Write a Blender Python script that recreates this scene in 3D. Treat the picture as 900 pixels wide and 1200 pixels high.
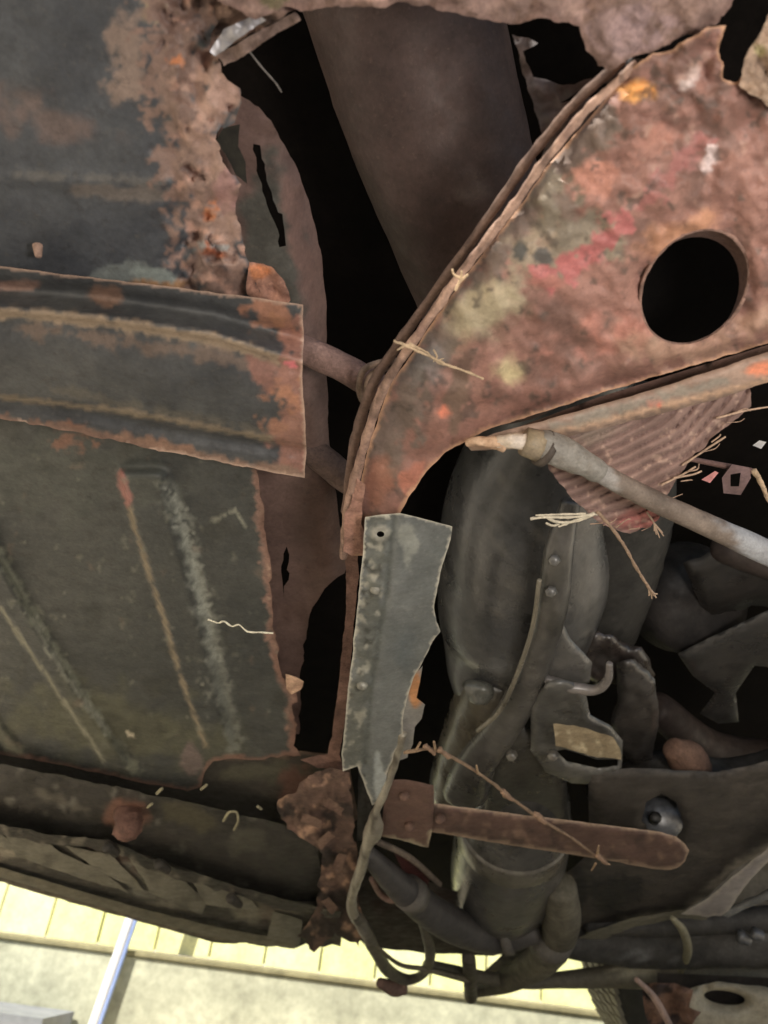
import bpy, math, random
import numpy as np
from mathutils import Vector, Matrix
from mathutils.geometry import delaunay_2d_cdt

# ------------------------------------------------------------------ camera, world, light, exposure
for o in list(bpy.data.objects):
    bpy.data.objects.remove(o)
scene = bpy.context.scene
COL = scene.collection
F = 906.0                                   # focal length in photo pixels (900 x 1200)
PITCH, ROLL = math.radians(30), math.radians(7.5)
CAM = Vector((0, 0, 0.40))
R0 = Vector((1, 0, 0)); U0 = Vector((0, -math.sin(PITCH), math.cos(PITCH))); FW = Vector((0, math.cos(PITCH), math.sin(PITCH)))
RC = R0 * math.cos(ROLL) + U0 * math.sin(ROLL)
UC = U0 * math.cos(ROLL) - R0 * math.sin(ROLL)
cd = bpy.data.cameras.new('camera'); cam = bpy.data.objects.new('camera', cd); COL.objects.link(cam)
m = Matrix((RC, UC, -FW)).transposed().to_4x4(); m.translation = CAM
cam.matrix_world = m
cd.sensor_fit = 'VERTICAL'; cd.sensor_height = 24; cd.lens = 24 * F / 1200
cd.clip_start = 0.02; cd.clip_end = 200
cd.dof.use_dof = True; cd.dof.focus_distance = 0.68; cd.dof.aperture_fstop = 5.0
scene.camera = cam

w = bpy.data.worlds.new('World'); scene.world = w; w.use_nodes = True
nt = w.node_tree
sky = nt.nodes.new('ShaderNodeTexSky'); sky.sky_type = 'NISHITA'; sky.sun_disc = False
SUN_EL, SUN_AZ = math.radians(48), math.radians(215)
sky.sun_elevation = SUN_EL; sky.sun_rotation = SUN_AZ
nt.links.new(sky.outputs[0], nt.nodes['Background'].inputs[0])
nt.nodes['Background'].inputs[1].default_value = 0.085
sd = bpy.data.lights.new('sun', 'SUN'); so = bpy.data.objects.new('sun', sd); COL.objects.link(so)
sd.energy = 5.0; sd.angle = math.radians(0.5); sd.color = (1.0, 0.95, 0.86)
sdir = Vector((math.sin(SUN_AZ) * math.cos(SUN_EL), math.cos(SUN_AZ) * math.cos(SUN_EL), math.sin(SUN_EL)))
so.rotation_euler = sdir.to_track_quat('Z', 'Y').to_euler()
ld = bpy.data.lights.new('inspection_lamp', 'AREA'); lo = bpy.data.objects.new('inspection_lamp', ld); COL.objects.link(lo)
ld.shape = 'DISK'; ld.size = 0.16; ld.energy = 2.3; ld.color = (1.0, 0.93, 0.86)   # hand held lamp beside the lens
lm = m.copy(); lm.translation = CAM + RC * .27 - UC * .02 - FW * .06; lo.matrix_world = lm
scene.view_settings.view_transform = 'Standard'; scene.view_settings.look = 'None'
scene.view_settings.exposure = 0.55
scene.view_settings.gamma = 1.0

# ------------------------------------------------------------------ helpers
rng = np.random.default_rng(7)
TAB = rng.random((64, 256, 256)).astype(np.float32) * 2 - 1

def vnoise(X, Y, seed):
    xi = np.floor(X).astype(int); yi = np.floor(Y).astype(int)
    fx = X - xi; fy = Y - yi
    fx = fx * fx * (3 - 2 * fx); fy = fy * fy * (3 - 2 * fy)
    T = TAB[seed % 64]
    a = T[xi & 255, yi & 255]; b = T[(xi + 1) & 255, yi & 255]
    c = T[xi & 255, (yi + 1) & 255]; d = T[(xi + 1) & 255, (yi + 1) & 255]
    return (a * (1 - fx) + b * fx) * (1 - fy) + (c * (1 - fx) + d * fx) * fy

def fbm(X, Y, s, seed=0, octv=4):
    X = np.asarray(X, float); Y = np.asarray(Y, float)
    r = 0; a = 1; t = 0
    for o in range(octv):
        c, sn = math.cos(o * 1.1 + seed), math.sin(o * 1.1 + seed)
        r = r + a * vnoise((X * c + Y * sn) / s * 2 ** o + 17.3 * o, (-X * sn + Y * c) / s * 2 ** o + 5.7 * seed, seed + o * 7)
        t += a; a *= 0.55
    return r / t * 1.6

def sst(a, b, x):
    t = np.clip((x - a) / (b - a), 0, 1)
    return t * t * (3 - 2 * t)

GAIN = 1.75
def C(r, g, b, k=1.0):                       # photo colour (sRGB 0-255) -> albedo
    out = []
    for v in (r, g, b):
        v = v / 255
        l = v / 12.92 if v <= 0.04045 else ((v + 0.055) / 1.055) ** 2.4
        out.append(min(0.85, l * GAIN * k))
    out = np.array(out); lum = out @ np.array((.25, .6, .15))
    return out * .84 + lum * .16

def terr(f, n=4):                            # stepped noise: layers of scale flaking off
    g_ = f * n; q = np.floor(g_)
    return (q + sst(.72, 1, g_ - q)) / n

def S0(X, Y):                                # depth of the underside surface along the view axis
    return 1.0 / np.maximum(2.38 - 0.001635 * np.asarray(Y, float), 0.12)

def P3(X, Y, D):
    X = np.asarray(X, float); Y = np.asarray(Y, float); D = np.asarray(D, float)
    u = (X - 450) / F * D; v = -(Y - 600) / F * D
    return (np.outer(u, RC) + np.outer(v, UC) + np.outer(D, FW)) + np.array(CAM)

def dseg(X, Y, pts):                          # distance to a polyline
    best = np.full(np.shape(X), 1e9)
    for (x0, y0), (x1, y1) in zip(pts[:-1], pts[1:]):
        dx, dy = x1 - x0, y1 - y0
        L = dx * dx + dy * dy + 1e-9
        t = np.clip(((X - x0) * dx + (Y - y0) * dy) / L, 0, 1)
        best = np.minimum(best, np.hypot(X - x0 - t * dx, Y - y0 - t * dy))
    return best

def inside(X, Y, pts):
    r = np.zeros(np.shape(X), bool)
    n = len(pts)
    for i in range(n):
        x0, y0 = pts[i]; x1, y1 = pts[(i + 1) % n]
        if y0 == y1: continue
        c = ((y0 > Y) != (y1 > Y)) & (X < (x1 - x0) * (Y - y0) / (y1 - y0) + x0)
        r ^= c
    return r

def yline(pts):                               # piecewise linear y(x)
    xs = [p[0] for p in pts]; ys = [p[1] for p in pts]
    return lambda X: np.interp(X, xs, ys)

def densify(outline, step, seed, jag0):
    out = []
    n = len(outline)
    for i in range(n):
        a = outline[i]; b = outline[(i + 1) % n]
        j = a[2] if len(a) > 2 else jag0
        L = math.hypot(b[0] - a[0], b[1] - a[1]); k = max(1, int(L / step))
        for q in range(k):
            t = q / k
            out.append((a[0] + (b[0] - a[0]) * t, a[1] + (b[1] - a[1]) * t, j * min(1, 0.4 + 2 * min(t, 1 - t))))
    A = np.array(out)
    nx = fbm(A[:, 0] + 31, A[:, 1], 14, seed, 4); ny = fbm(A[:, 0], A[:, 1] + 97, 14, seed + 3, 4)
    return [(float(a[0] + a[2] * p), float(a[1] + a[2] * q)) for a, p, q in zip(A, nx, ny)]

# paint layers: every function gets X, Y (surface coordinates), E (distance to the torn edge) and returns RGB
def blob(c, x, y, rx, ry=None, ang=0, warp=0.55, soft=0.35, amt=1.0, s=22, seed=5):
    ry = ry or rx; ca, sa = math.cos(math.radians(ang)), math.sin(math.radians(ang))
    def f(X, Y, E):
        u = ((X - x) * ca + (Y - y) * sa) / rx; v = (-(X - x) * sa + (Y - y) * ca) / ry
        return c, amt * sst(0, soft, 1 - np.hypot(u, v) + warp * fbm(X, Y, s, seed + int(x) % 13))
    return f
def band(c, pts, wd, warp=0.5, soft=0.5, amt=1.0, s=12, seed=9):
    def f(X, Y, E):
        return c, amt * sst(0, soft, 1 - dseg(X, Y, pts) / wd + warp * fbm(X, Y, s, seed))
    return f
def rim(c, wd, warp=0.6, soft=0.6, amt=1.0, s=16, seed=11):
    def f(X, Y, E):
        return c, amt * sst(0, soft, 1 - E / wd + warp * fbm(X, Y, s, seed))
    return f
def spots(c, s, thr, amt=1.0, seed=21, soft=0.3, region=None):
    def f(X, Y, E):
        mk = amt * sst(thr, thr + soft, fbm(X, Y, s, seed))
        if region is not None: mk = mk * region(X, Y)
        return c, mk
    return f

def paint_eval(layers, X, Y, E):
    base = layers[0]
    c1, c2, s = base
    t = np.clip(0.5 + 0.6 * fbm(X, Y, s, 2), 0, 1)[:, None]
    col = c1 * (1 - t) + c2 * t
    for f in layers[1:]:
        c, mk = f(X, Y, E)
        mk = np.clip(mk, 0, 1)[:, None]
        col = col * (1 - mk) + c * mk
    return col

def make_obj(name, verts, faces, cols, mat, parent=None, smooth=True, flat_from=None):
    me = bpy.data.meshes.new(name)
    me.from_pydata([tuple(map(float, v)) for v in verts], [], faces)
    if cols is not None:
        at = me.color_attributes.new('tint', 'FLOAT_COLOR', 'POINT')
        a = np.ones((len(verts), 4), np.float32); a[:, :3] = cols
        at.data.foreach_set('color', a.ravel())
    if smooth:
        sm = np.ones(len(faces), bool)
        if flat_from is not None: sm[flat_from:] = False
        me.polygons.foreach_set('use_smooth', sm)
    me.materials.append(mat)
    me.update()
    o = bpy.data.objects.new(name, me); COL.objects.link(o)
    if parent:
        o.parent = parent
        if parent.type == 'EMPTY': o.location = -parent.location
    return o

def sheet(name, parent, outline, k, mat, layers, step=6, jag=0, holes=(), relief=None, thick=0.0015, seed=1, label=None, round_px=0, round_m=0.0):
    ring = densify(outline, step, seed, jag)
    hr = [densify(h, step, seed + 5, 0.0 if len(h[0]) < 3 else h[0][2]) for h in holes]
    rings = [ring] + hr
    xs = [p[0] for p in ring]; ys = [p[1] for p in ring]
    gx, gy = np.meshgrid(np.arange(min(xs), max(xs), step), np.arange(min(ys), max(ys), step * 0.87))
    gx = gx.copy(); gx[1::2] += step / 2
    r = np.random.default_rng(seed)
    gx = (gx + r.uniform(-.15, .15, gx.shape) * step).ravel(); gy = (gy + r.uniform(-.15, .15, gy.shape) * step).ravel()
    ok = inside(gx, gy, ring)
    dist = dseg(gx, gy, ring + ring[:1])
    for h in hr:
        ok &= ~inside(gx, gy, h); dist = np.minimum(dist, dseg(gx, gy, h + h[:1]))
    ok &= dist > step * 0.45
    pts = []; edges = []
    for rg in rings:
        b = len(pts); pts += rg; n = len(rg)
        edges += [(b + i, b + (i + 1) % n) for i in range(n)]
    pts += list(zip(gx[ok].tolist(), gy[ok].tolist()))
    vs, es, fs, _, _, _ = delaunay_2d_cdt([Vector(p) for p in pts], edges, [], 0, 1e-4)
    V = np.array([(v.x, v.y) for v in vs]); T = np.array([f for f in fs if len(f) == 3])
    cx = V[T].mean(1)
    keep = inside(cx[:, 0], cx[:, 1], ring)
    for h in hr: keep &= ~inside(cx[:, 0], cx[:, 1], h)
    T = T[keep]
    used = np.unique(T); remap = -np.ones(len(V), int); remap[used] = np.arange(len(used))
    V = V[used]; T = remap[T]
    X, Y = V[:, 0], V[:, 1]
    E = dseg(X, Y, ring + ring[:1])
    EH = E.copy()
    for h in hr: EH = np.minimum(EH, dseg(X, Y, h + h[:1]))
    kk = k(X, Y) if callable(k) else k
    D = S0(X, Y) * kk
    if relief is not None: D = D - relief(X, Y)
    if round_px:
        t = np.clip(EH / round_px, 0, 1); D = D + round_m * (1 - np.sqrt(np.clip(1 - (1 - t) ** 2, 0, 1)))
    A = P3(X, Y, D)
    B = A + (np.outer((X - 450) / F, RC) + np.outer(-(Y - 600) / F, UC) + np.array(FW)) * thick
    col = paint_eval(layers, X, Y, E)
    n = len(X)
    # front faces must look at the camera
    a, b, c = A[T[:, 0]], A[T[:, 1]], A[T[:, 2]]
    nrm = np.cross(b - a, c - a); flip = (nrm * (a - np.array(CAM))).sum(1) > 0
    T[flip] = T[flip][:, ::-1]
    from collections import Counter
    ed = {}
    for t in T.tolist():
        for i in range(3):
            e = (t[i], t[(i + 1) % 3]); ed[e] = 1
    bd = [e for e in ed if (e[1], e[0]) not in ed]
    verts = [A, B]; cols = [col, col * 0.8]
    faces = T.tolist() + [[x + n for x in t[::-1]] for t in T.tolist()]
    nf = len(faces)
    bi = sorted({i for e in bd for i in e}); mp = {v: i for i, v in enumerate(bi)}; nb = len(bi)
    verts += [A[bi], B[bi]]; cols += [col[bi] * 1.15, col[bi]]
    for p, q in bd:
        faces.append([2 * n + mp[q], 2 * n + mp[p], 2 * n + nb + mp[p], 2 * n + nb + mp[q]])
    o = make_obj(name, np.vstack(verts), faces, np.vstack(cols), mat, parent, True, nf)
    if label: o['label'] = label
    return o

def catmull(pts, n):
    pts = [np.array(p, float) for p in pts]
    P = [2 * pts[0] - pts[1]] + pts + [2 * pts[-1] - pts[-2]]
    out = []
    for i in range(1, len(P) - 2):
        for q in range(n):
            t = q / n
            out.append(0.5 * (2 * P[i] + (P[i + 1] - P[i - 1]) * t + (2 * P[i - 1] - 5 * P[i] + 4 * P[i + 1] - P[i + 2]) * t * t + (3 * P[i] - P[i - 1] - 3 * P[i + 1] + P[i + 2]) * t ** 3))
    out.append(pts[-1])
    return np.array(out)

def tube(name, parent, path, mat, layers, n=6, seg=16, rough=0.0, flat=1.0, prof=None, label=None, seed=3, caps=True, noise_s=10):
    """path of (x, y, k, radius_px[, colour gain]); a round (or flattened) body along it"""
    Q = catmull([p[:4] for p in path], n)
    D = S0(Q[:, 0], Q[:, 1]) * Q[:, 2]
    ctr = P3(Q[:, 0], Q[:, 1], D); rad = Q[:, 3] / F * D
    if caps:                                   # rounded ends
        def cap(i, j):
            dv = ctr[i] - ctr[j]; dv /= (np.linalg.norm(dv) + 1e-9)
            return [(ctr[i] + dv * rad[i] * h, rad[i] * g, i) for h, g in ((.25, .93), (.42, .7), (.5, .35), (.52, .02))]
        st = cap(0, 1)[::-1]; en = cap(-1, -2)
        ctr = np.vstack([np.array([s[0] for s in st]), ctr, np.array([s[0] for s in en])])
        rad = np.concatenate([[s[1] for s in st], rad, [s[1] for s in en]])
        Q = np.vstack([np.repeat(Q[:1], 4, 0), Q, np.repeat(Q[-1:], 4, 0)])
    m_ = len(ctr)
    tan = np.gradient(ctr, axis=0); tan /= (np.linalg.norm(tan, axis=1)[:, None] + 1e-12)
    up = np.array(FW)
    verts = []; XY = []
    for i in range(m_):
        s = np.cross(tan[i], up); s /= (np.linalg.norm(s) + 1e-9); b = np.cross(s, tan[i])
        for j in range(seg):
            a = 2 * math.pi * j / seg
            rr = rad[i] * (prof(a) if prof else 1)
            p = ctr[i] + s * math.cos(a) * rr + b * math.sin(a) * rr * flat
            verts.append(p); XY.append((Q[i, 0] + Q[i, 3] * math.cos(a), Q[i, 1] + Q[i, 3] * math.sin(a)))
    V = np.array(verts); XY = np.array(XY)
    if rough:
        f = fbm(XY[:, 0], XY[:, 1], noise_s, seed)
        ci = np.repeat(ctr, seg, 0); V = ci + (V - ci) * (1 + rough * f)[:, None]
    faces = []
    for i in range(m_ - 1):
        for j in range(seg):
            j2 = (j + 1) % seg
            faces.append([i * seg + j, i * seg + j2, (i + 1) * seg + j2, (i + 1) * seg + j])
    faces.append(list(range(seg))[::-1]); faces.append([(m_ - 1) * seg + j for j in range(seg)])
    col = paint_eval(layers, XY[:, 0], XY[:, 1], np.full(len(V), 99.0))
    o = make_obj(name, V, faces, col, mat, parent)
    if label: o['label'] = label
    return o

def wbox(name, lo, hi, mat, col, parent=None, bev=0.0):
    x0, y0, z0 = lo; x1, y1, z1 = hi
    v = [(x, y, z) for x in (x0, x1) for y in (y0, y1) for z in (z0, z1)]
    f = [(0, 1, 3, 2), (4, 6, 7, 5), (0, 4, 5, 1), (2, 3, 7, 6), (0, 2, 6, 4), (1, 5, 7, 3)]
    o = make_obj(name, v, f, np.tile(col, (8, 1)), mat, parent, smooth=False)
    if bev:
        b = o.modifiers.new('edge', 'BEVEL'); b.width = bev; b.segments = 2
    return o

def material(name, rough=0.7, rvar=0.15, bump=0.3, bscale=120, grain=0.35, gscale=60, speck=0.0, speck_col=(0.02, 0.012, 0.008), spec=0.5, metallic=0.0, dust=0.0, dust_col=(.3, .25, .2)):
    mt = bpy.data.materials.new(name); mt.use_nodes = True
    N = mt.node_tree.nodes; L = mt.node_tree.links; bs = N['Principled BSDF']
    at = N.new('ShaderNodeAttribute'); at.attribute_name = 'tint'
    tc = N.new('ShaderNodeTexCoord')
    def noise(sc, det=6, rg=0.6):
        n_ = N.new('ShaderNodeTexNoise'); n_.inputs['Scale'].default_value = sc; n_.inputs['Detail'].default_value = det; n_.inputs['Roughness'].default_value = rg
        L.new(tc.outputs['Object'], n_.inputs['Vector']); return n_.outputs['Fac']
    def mr(src, a, b, c, d):
        q = N.new('ShaderNodeMapRange'); q.inputs[1].default_value = a; q.inputs[2].default_value = b; q.inputs[3].default_value = c; q.inputs[4].default_value = d
        L.new(src, q.inputs[0]); return q.outputs[0]
    def mixc(mode, f, a, b):
        q = N.new('ShaderNodeMix'); q.data_type = 'RGBA'; q.blend_type = mode
        if isinstance(f, float): q.inputs[0].default_value = f
        else: L.new(f, q.inputs[0])
        for idx, s in ((6, a), (7, b)):
            if isinstance(s, tuple): q.inputs[idx].default_value = (*s, 1)
            else: L.new(s, q.inputs[idx])
        return q.outputs[2]
    n1 = mr(noise(gscale, 8, .65), .3, .7, 1 - grain, 1 + grain)
    n2 = mr(noise(gscale * 6, 4), .3, .7, 1 - grain * .6, 1 + grain * .6)
    mu = N.new('ShaderNodeMath'); mu.operation = 'MULTIPLY'; L.new(n1, mu.inputs[0]); L.new(n2, mu.inputs[1])
    col = mixc('MULTIPLY', 1.0, at.outputs['Color'], mu.outputs[0])
    if speck:
        col = mixc('MIX', mr(noise(gscale * 2.3, 5, .7), .56, .66, 0, speck), col, speck_col)
    if dust:
        col = mixc('MIX', mr(noise(gscale * 3.7, 5, .7), .58, .74, 0, dust), col, dust_col)
    L.new(col, bs.inputs['Base Color'])
    L.new(mr(noise(gscale * 1.3, 4), .3, .7, max(.05, rough - rvar), min(1, rough + rvar)), bs.inputs['Roughness'])
    bs.inputs['Metallic'].default_value = metallic
    bs.inputs['Specular IOR Level'].default_value = spec
    if bump:
        bn = N.new('ShaderNodeBump'); bn.inputs['Strength'].default_value = bump; bn.inputs['Distance'].default_value = 0.004
        L.new(noise(bscale, 8, .62), bn.inputs['Height']); L.new(bn.outputs[0], bs.inputs['Normal'])
    return mt

M_PAINT = material('old_underseal_paint', .55, .15, .25, 130, .22, 45, speck=.25, dust=.25, dust_col=(.16, .14, .11))
M_RUST = material('flaking_rust', .85, .1, .6, 150, .32, 70, speck=.25, dust=.12, dust_col=(.36, .25, .19))
M_RUSTSM = material('thin_surface_rust', .66, .14, .25, 110, .2, 50, speck=.22, dust=.15, dust_col=(.4, .28, .2))
M_ZINC = material('galvanised_sheet', .42, .12, .2, 110, .18, 40, speck=.12, metallic=.35, dust=.3, dust_col=(.5, .5, .45))
M_OIL = material('oily_cast_metal', .34, .18, .35, 60, .32, 14, speck=.35, speck_col=(.006, .005, .004), spec=.6, dust=.35, dust_col=(.075, .062, .046))
M_VOID = material('cavity_black', .95, .03, .2, 60, .3, 30, spec=.1)  # near-black colour stands in for unlit cavity depth
_b = M_OIL.node_tree.nodes['Principled BSDF']; _b.inputs['Coat Weight'].default_value = .35; _b.inputs['Coat Roughness'].default_value = .22
M_DARK = material('dark_grimy_metal', .7, .2, .3, 60, .4, 30, speck=.2)
M_RUBBER = material('black_rubber', .5, .12, .15, 90, .25, 40, dust=.2, dust_col=(.1, .09, .08))
M_ROD = material('dusty_rod', .6, .12, .35, 160, .25, 80, speck=.2, dust=.3, dust_col=(.5, .46, .4))
M_FIBRE = material('dry_fibre', .9, .05, .3, 300, .35, 90)
M_CLOTH = material('rubberised_cord_plies', .9, .05, .15, 250, .16, 60, speck=.12)
M_WALL = material('painted_masonry', .85, .08, .4, 25, .3, 5, spec=.2)
M_TILE = material('pale_boards', .7, .1, .3, 30, .2, 12, spec=.3)
M_POLE = material('painted_steel_tube', .4, .05, .05, 60, .06, 10)
M_STONE = material('concrete_ground', .9, .05, .5, 12, .2, 3, spec=.2)

def thing(name, label, cat, loc=(0, 0, 0), group=None):
    o = bpy.data.objects.new(name, None); COL.objects.link(o); o.location = loc
    o.empty_display_size = 0.05
    o['label'] = label; o['category'] = cat
    if group: o['group'] = group
    return o
def tag(o, label, cat, group=None):
    o['label'] = label; o['category'] = cat
    if group: o['group'] = group
    return o

# ------------------------------------------------------------------ the setting
def WY(x, y, Y0):                             # point of the upright plane Y = Y0 seen at a photo pixel
    d = RC * ((x - 450) / F) + UC * (-(y - 600) / F) + FW
    return CAM + d * (Y0 / d.y)
YW = 3.6
gs = []
g = make_obj('ground', [(-40, -40, 0), (40, -40, 0), (40, 40, 0), (-40, 40, 0)], [(0, 1, 2, 3)], np.tile(C(168, 156, 136), (4, 1)), M_STONE, None, False)
g['kind'] = 'structure'
pa = WY(0, 1092, YW); pb = WY(660, 1182, YW)
ztop = (pa.z + pb.z) / 2
wallt = thing('low_wall', 'low pale green painted wall below the row of bright boards', 'low wall', (0, YW, 0))
wbox('wall_base', (-4, YW, 0.0), (5, YW + .25, ztop - .02), M_WALL, C(138, 138, 116), wallt, .004)
wbox('coping', (-4, YW - .012, ztop - .018), (5, YW + .24, ztop), M_WALL, C(110, 104, 74), wallt, .004)
bd = thing('board_fence', 'sunlit pale cream board fence standing above the green wall', 'fence', (0, YW + .2, ztop))
xb = -3.9; r = random.Random(4)
jx = [WY(x, 1092 + .136 * x, YW).x for x in (33, 97, 168, 236, 304, 373, 442, 511, 580, 650)]
xs = [jx[0] - (jx[1] - jx[0]) * i for i in range(8, 0, -1)] + jx + [jx[-1] + (jx[-1] - jx[-2]) * i for i in range(1, 8)]
for i in range(len(xs) - 1):
    c = C(198 + r.randint(-8, 8), 188 + r.randint(-8, 8), 126 + r.randint(-12, 12), 1.0)
    wbox('board', (xs[i] + .004, YW + .215 + r.random() * .006, ztop + .002), (xs[i + 1] - .004, YW + .235, ztop + 1.3), M_TILE, c, bd, .002)
wbox('rail', (-4, YW + .236, ztop + .01), (5, YW + .26, ztop + 1.2), M_TILE, C(80, 72, 50), bd)
pl = thing('metal_pole', 'slim blue white pole leaning in front of the low green wall', 'pole', (0, 3.3, 0))
p0 = WY(152, 1080, 3.565); p1 = WY(108, 1205, 3.56)
def wtube(name, pts, r, mat, col, parent, seg=12):
    pts = [np.array(p) for p in pts]; V = []; f = []
    for i, p in enumerate(pts):
        t = pts[min(i + 1, len(pts) - 1)] - pts[max(i - 1, 0)]; t = t / np.linalg.norm(t)
        s = np.cross(t, (0.3, 1, 0.1)); s /= np.linalg.norm(s); b = np.cross(s, t)
        for j in range(seg):
            a = 2 * math.pi * j / seg; V.append(p + s * math.cos(a) * r + b * math.sin(a) * r)
    for i in range(len(pts) - 1):
        for j in range(seg):
            f.append((i * seg + j, i * seg + (j + 1) % seg, (i + 1) * seg + (j + 1) % seg, (i + 1) * seg + j))
    f.append(tuple(range(seg))); f.append(tuple((len(pts) - 1) * seg + j for j in range(seg))[::-1])
    return make_obj(name, V, f, np.tile(col, (len(V), 1)), mat, parent)
dv = (p0 - p1).normalized()
p1b = p1 + dv * (-(p1.z) / dv.z)
p1b = p1 - dv * (p1.z / dv.z)
wtube('tube', [p1b, p1, p0, p0 + dv * 1.2], .02, M_POLE, C(196, 204, 222), pl)
wtube('rib', [p1b + Vector((.024, -.006, 0)), p1 + Vector((.024, -.006, 0)), p0 + Vector((.024, -.006, 0)), p0 + dv * 1.2 + Vector((.024, -.006, 0))], .007, M_POLE, C(110, 128, 170), pl)
gy = thing('paving_kerb', 'grey concrete kerb at the foot of the green wall', 'kerb', (0, 2.6, 0))
kz = WY(0, 1172, 3.0).z
wbox('kerb_stone', (-3, 3.2, 0.0), (WY(48, 1203, 3.2).x, YW - .02, max(.03, WY(0, 1187, 3.2).z)), M_STONE, C(112, 114, 116), gy)

# ------------------------------------------------------------------ the car
car = thing('old_car', 'rusted underside of an old car with torn floor, crossmember and oily gearbox', 'car', (0.0, 0.9, 0.62))

GR = (C(50, 53, 59), C(62, 65, 70), 80)       # old grey paint
OL = (C(49, 51, 50), C(59, 60, 57), 80)       # olive tinted lower floor
RU = (C(98, 74, 66), C(132, 101, 90), 26)     # pinkish rust
RU2 = C(130, 104, 95)
PINK, ORANGE, DRUST = C(118, 92, 86), C(160, 98, 58), C(72, 50, 42)
BLACK = C(14, 12, 10, .6)

# near-black backing sheets: the darkness of the gaps is put into their colour
sheet('void_backing', car, [(-700, -900), (1700, -900), (1700, 1095), (640, 1095), (560, 1110), (430, 1092), (200, 1050), (0, 1005), (-700, 880)], 1.62, M_VOID, [(C(12, 10, 9, .6), C(20, 16, 14, .6), 90)], step=60, thick=.01)
sheet('sky_blocker', car, [(-700, -900), (1700, -900), (1700, 1085), (-700, 900)], 2.0, M_VOID, [(C(12, 10, 9, .6), C(16, 14, 12, .6), 90)], step=150, thick=.02)  # unseen outer sheet, added to block sky light

ub = wbox('underbody', (-1.1, -1.6, .80), (1.1, .10, .9), M_DARK, C(40, 38, 36), car)  # unseen underside over the camera, added to hold back sky light
# --- upper floor panel
def rel_fp(X, Y):
    rz = sst(165, 215, X + 22 * fbm(X, Y, 40, 3)) 
    crumb = (.010 * terr(fbm(X, Y * .7, 46, 4, 3), 4) + .0022 * fbm(X, Y, 12, 6, 3)) * rz + .002 * fbm(X, Y, 120, 5)
    crease = .003 * np.exp(-((Y - 208 - X * .04) / 9) ** 2)
    deep = -.010 * sst(.62, .75, fbm(X, Y, 26, 14)) * rz
    low = .003 * sst(185, 200, X - Y * .1 - 8 * fbm(X, Y, 15, 8))
    return crumb + crease + deep + low
fp = sheet('floor_panel', car, [(-90, -90), (150, -90), (190, -30), (235, -20), (262, 10), (248, 40), (246, 62, 4), (262, 82, 8), (281, 112, 8), (278, 138, 8), (259, 148, 4), (252, 163, 4), (262, 186, 6), (276, 205, 6), (280, 226, 5), (277, 250, 5), (286, 280, 5), (292, 308, 4), (305, 345), (300, 380), (150, 350), (-90, 330)],
    1.0, M_PAINT, [GR,
      blob(C(88, 74, 71), 55, 138, 80, 30, 8, .5, .8, .8), blob(C(82, 70, 67), 20, 110, 40, 22, 0, .5, .8, .8), blob(C(88, 74, 71), 75, 160, 22, 16, 0, .5, .8, .7),
      band(C(80, 78, 76), [(20, 203), (110, 208), (200, 216)], 7, .9, .8, .7), band(C(84, 78, 75), [(90, 222), (170, 230), (200, 226)], 11),
      blob(C(88, 94, 94), 150, 322, 34, 14),
      blob(C(108, 92, 84), 150, 70, 30, 60, 0, .5), blob(C(120, 104, 84), 185, 10, 22, 20),
      band(C(108, 86, 77), [(215, -20), (205, 60), (215, 120), (225, 180), (245, 250), (255, 330)], 44, .7, .3),
      band(C(124, 99, 88), [(240, 70), (258, 110), (235, 160), (262, 220), (270, 300)], 22, .8, .4),
      band(C(146, 116, 102), [(232, 95), (240, 140), (222, 150)], 15, .8),
      blob(C(128, 96, 92), 262, 225, 20, 24), blob(C(96, 74, 66), 215, 20, 30, 28), blob(C(150, 120, 108), 262, 108, 18, 24),
      spots(DRUST, 26, .32, .55, 33, region=lambda X, Y: sst(170, 220, X)), spots(C(168, 128, 110), 15, .42, .6, 37, region=lambda X, Y: sst(180, 220, X)),
      blob(ORANGE, 209, 72, 12, 7, 0, .9, .6, 1, 8), blob(ORANGE, 248, 247, 10, 9, 0, 1, .6, 1, 7), blob(C(136, 76, 48), 248, 296, 22, 8, 0, .9, .5, 1, 9), blob(C(128, 96, 66), 190, 332, 40, 9),
      band(C(120, 124, 124), [(233, 290), (262, 290)], 4, 1.0, .6, .8, 7), band(C(104, 112, 110), [(160, 318), (200, 326)], 8)],
    step=4.5, jag=1.5, relief=rel_fp, thick=.0022, seed=11, label='dark grey painted floor sheet with a crumbling pink rust edge')
tube('drain_stub', fp, [(44, 288, .985, 6), (45, 300, .975, 4)], M_RUST, [(C(150, 120, 105), C(110, 90, 80), 10)], n=3, seg=10)

# --- torn lip across the top
tl = sheet('torn_floor_edge', car, [(235, -90), (980, -90), (990, -40), (900, -30), (862, -6, 4), (838, 30, 6), (800, 42, 5), (772, 58, 6), (745, 66, 5), (715, 82, 5), (700, 78, 4), (686, 52, 4), (680, 30, 4), (640, 21, 5), (600, 27, 5), (575, 24, 4), (545, 18, 5), (500, 6, 5), (440, 8, 5), (398, 6, 4), (360, 12, 5), (335, 8, 4), (300, 24, 4), (278, 12, 4), (255, 2)],
    .93, M_RUST, [(C(98, 77, 69), C(124, 100, 91), 30), blob(C(120, 98, 96), 730, 40, 60, 36), blob(C(92, 84, 60), 320, 0, 20, 12), blob(C(142, 112, 100), 430, -4, 60, 14), spots(DRUST, 30, .3, .7, 40), rim(C(98, 76, 68), 8)],
    step=5, jag=3, relief=lambda X, Y: .002 * fbm(X, Y, 14, 17, 3) + .009 * terr(fbm(X, Y, 60, 17, 3), 3) + .010 * sst(680, 720, X) , thick=.003, seed=12, label='pinkish rusted lip of torn sheet along the top')
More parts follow.
